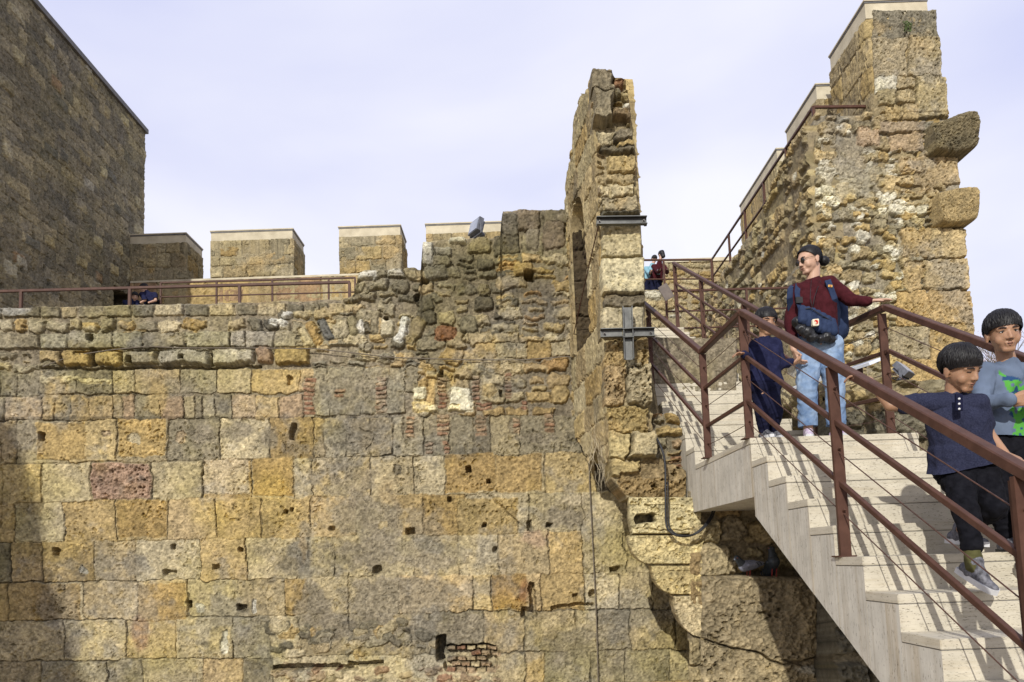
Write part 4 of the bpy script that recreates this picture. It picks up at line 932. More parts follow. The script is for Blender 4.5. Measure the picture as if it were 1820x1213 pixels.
def far_walls():
    t = thing('platform_wall', 'far rubble wall behind the head of the stair carrying a thin railing', 'wall', P(1230, 600, 20.3))
    Y1 = 20.2; U = Y1/F; R = Ras(1080, 500, 1330, 760, .9, U, 86, (176, 158, 124), .02, .03)
    R.rubble(1080, 515, 1330, 760, (12, 20), (16, 34), [BEI, (206, 182, 132), OCH, WHT], .9, rais=.05, edge=.05)
    gx, gy = ruled_v(np.arange(1085, 1325, 1.0), jag([(1080, 516), (1330, 512)], 1.2, 27), lambda x: x*0+755, 200)
    relief('masonry', R, gx, gy, pxplace(Y1), (0, .5, 0), M['stone_far'], t, 1.0, 2)
    zf = P(1200, 514, Y1).z-.5; a, b = P(1085, 514, Y1), P(1325, 514, Y1); g = MB(); g.box((a.x, Y1+.5, zf-.3), (b.x+1.2, 24.0, zf)); g.build('platform_floor', M['plaster'], t)
    t2 = thing('parapet_wall', 'far pale parapet wall seen through the platform railing', 'wall', P(1230, 516, 24))
    Y2 = 24.0; U = Y2/F; R = Ras(1170, 455, 1330, 560, .9, U, 87, (190, 166, 126), .02, .03)
    R.rubble(1170, 455, 1330, 560, (12, 18), (18, 36), [BEI, OCH, (176, 158, 124)], .9, rais=.05, edge=.05)
    gx, gy = ruled_v(np.arange(1181, 1322, 1.0), lambda x: 466-(x-1181)*.034, lambda x: x*0+548, 70)
    relief('masonry', R, gx, gy, pxplace(Y2), (0, .8, 0), M['stone_far'], t2, 1.0, 2)
    a, b = P(1181, 466, Y2-.03), P(1322, 461.5, Y2-.03); g = MB(); g.box((a.x, Y2-.04, a.z-.02), (b.x, Y2+.84, a.z+.1)); g.build('coping', M['plaster'], t2)
far_walls()

# unseen wall added out of frame on the left, outlined to throw the soft shadow on the foot of the long wall
def shade_wall():
    k = 13.0; pts = []
    for px, py in [(-60, 640), (-14, 700), (34, 820), (50, 950), (84, 1065), (118, 1160), (150, 1290)]:
        p = P(px, py, 9); pts.append(Vector((p.x-SX*k, 9-k, p.z+SZ*k)))
    poly = [Vector((pts[0].x-5, 9-k, pts[0].z))]+pts+[Vector((pts[-1].x, 9-k, -2.4)), Vector((pts[0].x-5, 9-k, -2.4))]
    m = MB(); m.prism(poly, (0, -.8, 0)); o = m.build('shadow_caster_wall', M['plaster'])
    tag(o, 'unseen sloping wall added beyond the left edge of the view to cast a shadow', 'wall')
shade_wall()

# ================================================================== STEEL TIES, CABLES, LAMPS, PANEL
def channel(m, p, q, w, dp, up):
    "U channel from p to q: web plus two flanges towards the camera"
    p, q, up = Vector(p), Vector(q), Vector(up); n = Vector((0, -1, 0)); th = .009
    m.bar(p, q, th, w, up) if abs((q-p).normalized().x) > .5 else m.bar(p, q, w, th, n)
    for sgn in (-1, 1):
        o = up*(w/2-th/2)*sgn+n*(dp/2)
        m.bar(p+o, q+o, dp, th, up) if abs((q-p).normalized().x) > .5 else m.bar(p+o, q+o, th, dp, n)
def bolt(c, r, parent):
    m = MB(); c = Vector(c); n = Vector((0, -1, 0))
    m.tube([c, c+n*.012], r*1.3, 6); m.tube([c, c+n*.04], r*.6, 8); m.build('bolt', M['bolt'], parent)
YB = 7.27
t = thing('steel_tie', 'single horizontal grey steel channel clamped across the top of the stone pier', 'steel brace', P(1104, 404, YB))
m = MB(); channel(m, P(1060, 395, YB), P(1149, 394, YB), .085, .05, (0, 0, 1)); m.build('beam', M['steel'], t)
bolt(P(1065, 395.5, YB-.0), .012, t); bolt(P(1143.5, 394, YB-.0), .012, t)
m = MB(); m.bar(P(1062, 400, YB+.07), P(1062, 400, YB+.5), .03, .03); m.bar(P(1147, 400, YB+.07), P(1147, 400, YB+.3), .03, .03); m.build('rod', M['steel'], t)
YC = 7.24
t = thing('steel_tie', 'cross of two grey steel channels bolted over the lower part of the stone pier', 'steel brace', P(1115, 640, YC))
m = MB(); channel(m, P(1067, 594, YC), P(1106, 593, YC), .09, .05, (0, 0, 1)); channel(m, P(1125, 592.5, YC), P(1163, 592, YC), .09, .05, (0, 0, 1)); m.build('beam', M['steel'], t)
m = MB(); channel(m, P(1114, 547, YC), P(1117, 640, YC), .10, .05, (1, 0, 0)); m.bar(P(1106, 586, YC-.03), P(1126, 585, YC-.03), .06, .008); m.bar(P(1106, 601, YC-.03), P(1126, 600, YC-.03), .06, .008); m.build('upright', M['steel'], t)
bolt(P(1074, 594, YC-.0), .012, t); bolt(P(1156, 592.5, YC-.0), .012, t)
m = MB(); m.tube([P(1063, 404, 7.3), P(1052, 450, 7.6), P(1036, 520, 8.2), P(1016, 612, 8.93)], [.006]*4, 6)
tag(m.build('tie_rod', M['wire']), 'thin rusty tie rod slanting from the pier clamp down to the long wall', 'rod')
m = MB(); m.tube([P(x, y, 8.93) for x, y in [(76, 652), (130, 632), (200, 622), (262, 616), (325, 619), (440, 619), (560, 620), (700, 636), (835, 640), (930, 640), (1010, 634), (1032, 640), (1040, 665), (1044, 760), (1048, 860), (1054, 980), (1060, 1100), (1064, 1240)]], .0065, 6)
tag(m.build('net_cable', M['rope']), 'thin grey cable pinned along and down the long stone wall', 'cable')
def hose():
    px = [(1150, 768, 7.5), (1163, 774, 7.32), (1176, 798, 7.22), (1182, 825, 7.2), (1183, 880, 7.17), (1184, 930, 7.16), (1192, 946, 7.12), (1208, 953, 7.1), (1231, 951, 7.1), (1250, 937, 7.1), (1262, 920, 7.15), (1270, 900, 7.2)]
    pts = [P(*p) for p in px]; o = []
    for i in range(len(pts)-1):
        a, b, c, d = pts[max(i-1, 0)], pts[i], pts[i+1], pts[min(i+2, len(pts)-1)]
        for k in range(5):
            f = k/5; o.append(.5*((2*b)+(c-a)*f+(2*a-5*b+4*c-d)*f*f+(3*b-a-3*c+d)*f**3))
    o.append(pts[-1]); m = MB(); m.tube(o, .011, 8); m.tube([p+Vector((.02, -.012, .004)) for p in o[18:]], .007, 6)
    tag(m.build('hose', M['black'], smooth=True), 'black cable hose looping from the pier to the underside of the stair', 'cable')
hose()
M['lampgrey'] = mottled('lamp_housing', (.10, .105, .12), (.16, .165, .19), 20, .5, .3)
M['lampglass'] = mottled('lamp_glass', (.18, .20, .24), (.32, .34, .40), 6, .15, .0)
def floodlight(label, base, c, aim, s):
    t = thing('floodlight', label, 'floodlight', base, 'floodlights'); c = Vector(c); a = Vector(aim).normalized(); r = a.cross(Vector((0, 0, 1))).normalized(); u = r.cross(a)
    def B(name, off, sz, mat, par=t):
        m = MB(); o = c+r*off[0]+a*off[1]+u*off[2]
        vs = [o+r*sz[0]*i+a*sz[1]*j+u*sz[2]*k for k in (-.5, .5) for j in (-.5, .5) for i in (-.5, .5)]
        m.add(vs, [(0, 2, 3, 1), (4, 5, 7, 6), (0, 1, 5, 4), (1, 3, 7, 5), (3, 2, 6, 7), (2, 0, 4, 6)]); return m.build(name, mat, par)
    h = B('housing', (0, 0, 0), (.24*s, .07*s, .19*s), M['lampgrey'])
    for i in range(7): B('cooling_fin', (-.09*s+i*.03*s, -.05*s, 0), (.006*s, .035*s, .15*s), M['lampgrey'], h)
    B('front_glass', (0, .038*s, 0), (.21*s, .006*s, .16*s), M['lampglass'])
    m = MB(); w = .135*s
    for q in (-1, 1): m.bar(c+r*w*q, c+r*w*q-Vector((0, 0, .13*s)), .012*s, .03*s, a)
    m.bar(c-r*w-Vector((0, 0, .13*s)), c+r*w-Vector((0, 0, .13*s)), .03*s, .012*s); m.build('bracket', M['lampgrey'], t)
    m = MB(); m.ell(c-a*.1*s-u*.07*s, (.05*s, .05*s, .045*s)); m.build('driver_box', M['lampgrey'], t, True)
    m = MB(); m.tube([c-a*.1*s+r*.05*s+u*(-.03*s), c-a*.14*s+r*.1*s, c-a*.12*s+r*.12*s-u*.07*s, c-a*.05*s+r*.07*s-u*.13*s], .007*s, 6); m.build('lead', M['black'], t, True)
floodlight('small grey floodlight perched on top of the long fortress wall', P(848, 425, 9.4), P(846, 404, 9.4), (-.75, -.5, .25), 1.0)
floodlight('small grey floodlight on the rock bank behind the boy in navy top', P(1600, 680, 6.62), P(1606, 658, 6.62), (.55, -.55, .62), .78)
M['panel'] = mottled('panel_face', (.62, .66, .74), (.74, .77, .82), 12, .35)
M['panel_ink'] = mottled('panel_ink', (.25, .28, .34), (.35, .38, .44), 30, .6)
def info_panel():
    a, b = Vector((3.16, 8.95, 0)), Vector((3.72, 7.45, 0)); za, zb2 = P(1395, 676, 8.95).z, P(1540, 678, 7.45).z
    z = (za+zb2)/2; a.z = b.z = z; d = (b-a).normalized(); n = Vector((d.y, -d.x, 0))
    if n.x > 0: n = -n
    t = thing('information_panel', 'slanted white information panel on short legs behind the landing', 'sign', (a+b)/2-Vector((0, 0, .4)))
    up = (Vector((0, 0, 1))*.35-n*.93).normalized(); nn = d.cross(up).normalized()
    if nn.z < 0: nn = -nn
    m = MB(); m.prism([a, b, b+up*.26, a+up*.26], -nn*.03); m.build('board', M['panel'], t)
    m = MB(); rr = random.Random(4)
    for k in range(6):
        for c0 in (.1, .62, 1.12):
            p = a+d*c0+up*(.06+k*.028)+nn*.003; L_ = rr.uniform(.28, .42); m.prism([p, p+d*L_, p+d*L_+up*.009, p+up*.009], nn*.001)
    m.build('text_lines', M['panel_ink'], t)
    m = MB()
    for f in (.15, .85):
        p = a.lerp(b, f)+up*.12-nn*.03; m.bar(p, p-Vector((0, 0, .9)), .05, .05)
    m.build('leg', M['rust'], t)
info_panel()
c = P(1184, 519, 11.9); d = Vector((.45, 0, -.89)); m = MB(); e = Vector((.89, -.2, .45)).normalized()
m.prism([c-d*.13-e*.08, c-d*.13+e*.08, c+d*.13+e*.08, c+d*.13-e*.08], (0, .02, 0)); tag(m.build('notice_plate', mottled('plate', (.09, .07, .06), (.14, .11, .09), 14, .5)), 'small dark tilted plate tied to the railing at the head of the stair', 'sign')

def grass():
    rr = random.Random(9); m = MB()
    for k in range(60):
        x, y = rr.uniform(1050, 1082), rr.uniform(770, 840); D = rr.uniform(7.5, 7.9); p = P(x, y, D); L_ = rr.uniform(.12, .34)
        d = Vector((rr.uniform(-.3, .3), rr.uniform(-.3, .1), -1 if rr.random() < .7 else .6)).normalized(); q = p+d*L_*.5+Vector((rr.uniform(-.03, .03), 0, 0)); m.tube([p, q, q+d*L_*.5+Vector((rr.uniform(-.05, .05), 0, 0))], [.0022, .0018, .0006], 4, False)
    tag(m.build('dry_weeds', mottled('straw', (.30, .25, .16), (.42, .36, .25), 20, .9)), 'dry pale weed stalks hanging from the broken cross wall', 'weeds', kind='stuff')
    m = MB()
    for k in range(70):
        p = P(rr.uniform(1606, 1618), rr.uniform(38, 58), YR-.08); d = Vector((rr.uniform(-1, 1), -.6, rr.uniform(-.6, 1))).normalized()*rr.uniform(.03, .07); s = Vector((d.z, 0, -d.x)).normalized()*.012; m.add([p, p+d*.5+s, p+d, p+d*.5-s], [(0, 1, 2, 3)])
    tag(m.build('weed_tuft', mottled('weed_green', (.05, .08, .02), (.09, .12, .04), 20, .8)), 'small green weed tuft growing high on the ruined wall', 'plant', kind='stuff')
grass()
def blossom_tree():
    rr = random.Random(5); base = P(1850, 700, 30); base.z = -2.35; top = P(1850, 640, 30).z
    t = thing('blossom_tree', 'bare pale twiggy tree far behind the boys at the right edge', 'tree', base)
    m = MB(); tw = []
    def br(p, d, l, r, n):
        q = p+d*l; mid = p.lerp(q, .5)+Vector((rr.uniform(-1, 1), rr.uniform(-1, 1), 0))*l*.06; m.tube([p, mid, q], [r, r*.8, r*.6], 6, False)
        if n == 0: tw.append(q); return
        for _ in range(3 if n < 4 else 4):
            e = (d+Vector((rr.uniform(-.8, .8), rr.uniform(-.8, .8), rr.uniform(-.1, .5)))).normalized(); br(q, e, l*rr.uniform(.6, .8), r*.6, n-1)
    br(base, Vector((0, 0, 1)), (top-base.z)*.36, .16, 5); m.build('trunk', M['rope'], t)
    m = MB()
    for q in tw:
        for _ in range(5):
            c = q+Vector((rr.gauss(0, .12), rr.gauss(0, .12), rr.gauss(0, .1))); a = Vector((rr.uniform(-1, 1), rr.uniform(-1, 1), rr.uniform(-1, 1))).normalized()*.03; b = a.orthogonal().normalized()*.03; m.add([c-a, c+b, c+a, c-b], [(0, 1, 2, 3)])
    m.build('crown', mottled('blossom', (.45, .38, .42), (.6, .52, .56), 5, .9), t)
blossom_tree()

# ================================================================== PEOPLE
TS = bpy.data.scenes.new('workbench')
def remesh(m, vox, it=3, name='m', wr=0.0, ws=(6, 6, 3), seed=0, cuts=(), fac=.5):
    "fuse overlapping shapes into one continuous skin; optional cloth folds; cuts = (point, normal) keeps the side opposite to normal"
    me = m.mesh(name); o = bpy.data.objects.new('tmp', me); TS.collection.objects.link(o)
    r = o.modifiers.new('r', 'REMESH'); r.mode = 'VOXEL'; r.voxel_size = vox; r.adaptivity = 0
    if it: sm = o.modifiers.new('s', 'SMOOTH'); sm.factor = fac; sm.iterations = it
    TS.view_layers[0].update(); dg = TS.view_layers[0].depsgraph
    res = bpy.data.meshes.new_from_object(o.evaluated_get(dg)); bpy.data.objects.remove(o); bpy.data.meshes.remove(me)
    if wr:
        res.update(); n = len(res.vertices); off = Vector((seed*3.1, seed*1.7, seed))
        co = np.empty(n*3, np.float32); no = np.empty(n*3, np.float32); res.vertices.foreach_get('co', co); res.vertices.foreach_get('normal', no)
        co = co.reshape(-1, 3); no = no.reshape(-1, 3); w = np.array(ws); amp = np.empty(n, np.float32); nf = mnoise.noise
        for i, c in enumerate((co*w).tolist()):
            p = Vector(c)+off; amp[i] = nf(p)+.7*(1-abs(nf(p*1.7+off))*2.4)+.35*(1-abs(nf(p*3.6))*2.4)
        co += no*(amp*wr)[:, None]; res.vertices.foreach_set('co', co.ravel()); res.update()
    if cuts:
        bm = bmesh.new(); bm.from_mesh(res)
        for p, nn in cuts:
            bmesh.ops.bisect_plane(bm, geom=bm.verts[:]+bm.edges[:]+bm.faces[:], plane_co=Vector(p), plane_no=Vector(nn), clear_outer=True)
        bm.to_mesh(res); bm.free()
    res.name = name; res.materials.clear()
    res.polygons.foreach_set('use_smooth', [True]*len(res.polygons)); res.update()
    return res
M['skin'] = mottled('skin', (.27, .150, .088), (.33, .185, .112), 8, .5, 0, .08, 120, .35, .002)
M['skin'].node_tree.nodes['Principled BSDF'].inputs['Subsurface Weight'].default_value = .08
M['skin_w'] = mottled('skin_light', (.42, .255, .175), (.48, .30, .215), 8, .5, 0, .08, 120, .35, .002)
M['hair'] = mottled('black_hair', (.0035, .003, .0035), (.009, .0075, .0075), 60, .5, 0, 0, 10, .3)
M['brow'] = mat_new('brow_hair', (.03, .02, .018), .7)
M['eye'] = mat_new('eye_dark', (.012, .009, .008), .15, 0, .6)
M['eyewhite'] = mat_new('eye_white', (.55, .50, .46), .3)
M['lip'] = mat_new('lips', (.26, .115, .08), .5)
def cloth(name, c0, c1, sc=40, bump=.25): return mottled(name, c0, c1, sc, .92, 0, bump, 420, .12, .003)
M['navy'] = cloth('navy_knit', (.009, .010, .032), (.017, .019, .052), 30)
M['navy2'] = cloth('navy_heather', (.012, .014, .031), (.030, .033, .062), 160)
M['navyp'] = cloth('navy_trousers', (.006, .007, .022), (.012, .013, .034), 30)
M['blk'] = cloth('black_trousers', (.003, .003, .005), (.008, .008, .011), 30)
M['slate'] = cloth('slate_jersey', (.085, .11, .155), (.115, .145, .20), 26)
M['wine'] = cloth('wine_sweater', (.035, .006, .008), (.056, .010, .014), 26)
M['denim'] = cloth('light_denim', (.10, .165, .29), (.29, .38, .51), 6)
M['bag'] = cloth('blue_canvas', (.017, .027, .062), (.028, .042, .088), 20)
M['puff'] = mottled('black_nylon', (.008, .008, .009), (.016, .016, .018), 10, .42, 0, .3, 30, .4, .01)
M['olive'] = cloth('olive_sock', (.06, .058, .022), (.09, .085, .035), 30)
M['white'] = mottled('white_rubber', (.45, .45, .46), (.6, .6, .6), 12, .6)
M['shoe_grey'] = mottled('grey_shoe', (.03, .03, .035), (.16, .16, .18), 45, .6)
M['lilac'] = mottled('lilac_shoe', (.35, .24, .38), (.62, .58, .62), 40, .7)
M['orange'] = mat_new('orange_trim', (.55, .12, .03), .6)
M['sky_blue'] = cloth('pale_blue_jacket', (.16, .30, .36), (.22, .38, .44), 20)

def frame(f, up=(0, 0, 1), roll=0.0):
    f = Vector(f).normalized(); r = f.cross(Vector(up)).normalized(); u = r.cross(f)
    if roll: q = Matrix.Rotation(roll, 3, f); r, u = q @ r, q @ u
    return r, f, u
class Head:
    def __init__(s, c, f, size, roll=0.0, up=(0, 0, 1)):
        s.c = Vector(c); s.r, s.f, s.u = frame(f, up, roll); s.k = size/.235; s.R = Matrix((s.r, s.f, s.u)).transposed()
    def p(s, x, y, z): return s.c+(s.r*x+s.f*y+s.u*z)*s.k
    def add(s, m, kid=True):
        E = lambda c, r: m.ell(s.p(*c), tuple(a*s.k for a in r), s.R, 20, 14)
        C = lambda a, ra, b, rb: m.cap(s.p(*a), ra*s.k, s.p(*b), rb*s.k, 12)
        E((0, -.014, .030), (.076, .094, .084)); E((0, .018, -.018), (.066, .074, .078))
        E((0, .030, -.052), (.052 if kid else .047, .056, .054)); C((-.014, .066, -.090), .019, (.014, .066, -.090), .019)
        E((0, .044, .022), (.058, .046, .040))
        for q in (-1, 1):
            E((q*.034, .054, -.038), (.027, .026, .030)); C((q*.012, .082, .018), .010, (q*.044, .068, .016), .010)
            E((q*.078, -.008, -.014), (.008, .019, .029)); E((q*.080, -.012, -.002), (.006, .020, .018)); E((q*.077, -.002, -.036), (.007, .010, .012))
            E((q*.011, .093, -.034), (.0085, .010, .008)); E((q*.026, .068, .001), (.018, .014, .014))
        C((0, .084, .008), .0075, (0, .102, -.028), .011); E((0, .104, -.031), (.0105, .010, .0085))
        C((-.017, .084, -.056), .0075, (.017, .084, -.056), .0075); C((-.013, .082, -.068), .008, (.013, .082, -.068), .008)
    def features(s, parent, closed=False, gaze=0.0, glasses=False, mouth=0):
        for q in (-1, 1):
            m = MB(); m.ell(s.p(q*.030, .0765, .002), (.0125*s.k, .006*s.k, (.0042 if closed else .0058)*s.k), s.R, 12, 8); e = m.build('eye', M['brow'] if closed else M['eyewhite'], parent, True)
            if not closed:
                m = MB(); m.ell(s.p(q*.030+gaze, .0805, .0015), (.0058*s.k, .0035*s.k, .0054*s.k), s.R, 10, 8); m.build('iris', M['eye'], e, True)
            m = MB(); m.tube([s.p(q*.017, .083, .004), s.p(q*.028, .0855, .0085 if not closed else .003), s.p(q*.044, .077, .003)], [.0016*s.k, .0030*s.k, .0016*s.k], 6); m.build('eyelid', M['brow'], parent, True)
            m = MB(); m.tube([s.p(q*.014, .0925, .020), s.p(q*.030, .0905, .026), s.p(q*.049, .077, .021)], [.0032*s.k, .0044*s.k, .0020*s.k], 6); m.build('eyebrow', M['brow'], parent, True)
            m = MB(); m.ell(s.p(q*.006, .1035, -.0385), (.003*s.k, .003*s.k, .002*s.k), s.R, 8, 6); m.build('nostril', M['brow'], parent, True)
        m = MB(); m.tube([s.p(-.020, .0835, -.0625+mouth*.0), s.p(-.008, .0925, -.0565), s.p(0, .0935, -.058), s.p(.008, .0925, -.0565), s.p(.020, .0835, -.0625)], [.0008*s.k, .0030*s.k, .0026*s.k, .0030*s.k, .0008*s.k], 8)
        m.tube([s.p(-.015, .0845, -.066), s.p(0, .0925, -.0685), s.p(.015, .0845, -.066)], [.0006*s.k, .0036*s.k, .0006*s.k], 8); m.build('lips', M['lip'], parent, True)
        m = MB(); m.tube([s.p(-.021, .085, -.0622), s.p(0, .0965, -.0625), s.p(.021, .085, -.0622)], .0011*s.k, 5); m.build('mouth_line', M['brow'], parent, True)
    def hair(s, parent, seed=1, length=.05, bun=False, fringe=.93, n=2600, messy=.5):
        rr = random.Random(seed); k = s.k
        def dirv(ph, th):                              # ph azimuth (0 = forward), th polar from the crown
            return Vector((math.sin(th)*math.sin(ph), math.sin(th)*math.cos(ph), math.cos(th)))
        crown = Matrix.Rotation(math.radians(-18), 3, 'X')   # crown sits a little back
        cr = Matrix.Rotation(math.radians(18), 3, 'X')
        def surf(ph, th, off):
            d = cr @ dirv(ph, th) if False else Matrix.Rotation(math.radians(16), 3, 'X') @ dirv(ph, th)
            a = Vector((.079, .098, .089)); t = 1/math.sqrt((d.x/a.x)**2+(d.y/a.y)**2+(d.z/a.z)**2)
            q = d*t*(1+off); return s.p(q.x, q.y-.014, q.z+.030)
        def edge(ph):
            a = abs((ph+math.pi) % (2*math.pi)-math.pi)/math.pi     # 0 front, 1 back
            if bun: return math.radians(np.interp(a, [0, .15, .30, .42, .55, .75, 1], [76, 80, 90, 106, 120, 126, 122]))
            return math.radians(np.interp(a, [0, .12, .22, .30, .40, .5, .62, .8, 1], [104*fringe, 105*fringe, 106*fringe, 104, 112, 100, 112, 122, 122]))
        m = MB(); A, B = 56, 16; rows = []
        jt = [rr.uniform(-.10, .10) for _ in range(A)]
        for j in range(B+1):
            row = []
            for i in range(A):
                ph = 2*math.pi*i/A; th = (edge(ph)+jt[i]*(0 if bun else 1))*j/B
                th0 = max(th, 1e-3); thick = (.085 if not bun else .085)*(1-.6*(j/B)**4)
                if j == B: thick = .01
                row.append(surf(ph, th0, thick+.012*mnoise.noise(Vector((math.cos(ph)*3, math.sin(ph)*3, th*3+seed))))); 
            rows.append(row)
        vs = [p for r_ in rows for p in r_]; fs = []
        for j in range(B):
            for i in range(A): fs.append((j*A+i, (j+1)*A+i, (j+1)*A+(i+1) % A, j*A+(i+1) % A))
        m.add(vs, fs); h = m.build('hair', M['hair'], parent, True)
        if not bun:
            m = MB()
            for _ in range(420):
                ph = rr.uniform(0, 2*math.pi); e = edge(ph); th = e*rr.uniform(.02, .78); end = min(e+rr.uniform(-.10, .10), th+rr.uniform(.5, 1.0)); o1 = rr.uniform(.07, .115); o2 = rr.uniform(.03, .085)
                dp = rr.gauss(.06, .12); pts = [surf(ph+dp*f, th+(end-th)*f, o1+(o2-o1)*f+.02*math.sin(f*3.1)) for f in (0, .3, .6, .85, 1)]
                w0 = rr.uniform(.0035, .0065)*k; m.tube(pts, [w0*.4, w0, w0, w0*.6, w0*.05], 5, False)
            m.build('locks', M['hair'], h, True)
        m = MB()
        for _ in range(n):
            ph = rr.uniform(0, 2*math.pi); e = edge(ph); th = e*rr.random()**.6*.95+.02; L_ = rr.uniform(.5, 1)*length/.09; pts = []
            dp = rr.gauss(0, .10)*messy+(.22*math.sin(ph*1.0+.5) if not bun else 0); o0 = rr.uniform(.095, .125) if not bun else rr.uniform(.086, .100)
            for q in range(5):
                f = q/4; t2 = min(th+L_*f, e+.10*rr.random()*messy+(.02 if not bun else -.02)); pts.append(surf(ph+dp*f, t2, o0*(1-.25*f*f)+rr.uniform(0, .012)*messy*f))
            w = .0013*k
            for a, b in zip(pts, pts[1:]):
                d = b-a
                if d.length < 1e-5: continue
                sd = d.cross(a-s.c).normalized()*w; m.add([a-sd, a+sd, b+sd, b-sd], [(0, 1, 2, 3)])
        m.build('strands', M['hair'], h)
        return h
def hand(m, w, d, n, t, k=1.0, curl=.35, thumb=.6, spread=.10):
    "w wrist, d fingers direction, n palm normal, t thumb side"
    w, d, n, t = Vector(w), Vector(d).normalized(), Vector(n).normalized(), Vector(t).normalized()
    n = (n-d*n.dot(d)).normalized(); t2 = d.cross(n); t = t2 if t2.dot(t) > 0 else -t2
    r = .0086*k; offs = [.028, .010, -.009, -.026]; lens = [(.038, .024, .019), (.042, .027, .020), (.039, .025, .019), (.030, .019, .017)]
    kn = []
    for i, (o, L_) in enumerate(zip(offs, lens)):
        b = w+(d*(.082-.004*abs(i-1.3))+t*o)*k; kn.append(b)
        m.cap(w+(d*.008+t*o*.45)*k, .0135*k, b, .0098*k, 10)
        dd = (d+t*(o*spread*20)*.35).normalized(); p = b
        for q, l in enumerate(L_):
            a = curl*(1 if q else .8)*(1+.12*math.sin(i*2.3)); dd = (dd*math.cos(a)+n*math.sin(a)).normalized(); nn = (n*math.cos(a)-d*math.sin(a)); e = p+dd*l*k
            m.cap(p, r*(1.08-.07*q), e, r*(1.0-.08*q), 8); p = e
    p = w+(d*.022+t*.020)*k; dd = (d*(1-thumb*.6)+t*thumb+n*.25).normalized()
    m.cap(w+(d*.012+t*.008)*k, .014*k, p, .013*k, 10); e = p+dd*.038*k; m.cap(p, .012*k, e, .0095*k, 10); dd = (dd+d*.45+n*curl*.5).normalized(); m.cap(e, .0092*k, e+dd*.028*k, .0075*k, 8)
def shoe(parent, ank, toe_dir, k, mat, sole, name='shoe', up=(0, 0, 1), lace=None):
    a = Vector(ank); d = Vector(toe_dir).normalized(); u = Vector(up); r = d.cross(u).normalized(); u = r.cross(d)
    m = MB(); H = .075*k
    m.cap(a-u*.035*k-d*.035*k, .036*k, a-u*.045*k+d*.05*k, .036*k); m.cap(a-u*.045*k+d*.05*k, .036*k, a-u*.055*k+d*.135*k, .028*k); m.cap(a+u*.02*k, .038*k, a-u*.04*k, .040*k); m.cap(a-u*.0*k+d*.02*k, .03*k, a-u*.035*k+d*.07*k, .032*k)
    me = remesh(m, .006*k+.001, 3, name); s = link(name, me, mat, parent)
    m = MB(); b = a-u*H; pr = []
    for x, y in [(-.078, 0), (-.07, .028), (-.02, .034), (.05, .036), (.11, .040), (.15, .028), (.168, 0), (.15, -.026), (.11, -.036), (.05, -.032), (-.02, -.032), (-.07, -.026)]: pr.append(b+d*x*k+r*y*k)
    m.prism(pr, u*.028*k); m.build('sole', sole, s)
    m = MB()
    for i in range(4):
        c = a+d*(.045+.022*i)*k-u*(.006+.012*i)*k; m.tube([c-r*.02*k, c+u*.008*k, c+r*.02*k], .003*k, 5)
    m.build('laces', lace or M['white'], s, True)
    return s
def lerp(a, b, f): return Vector(a).lerp(Vector(b), f)

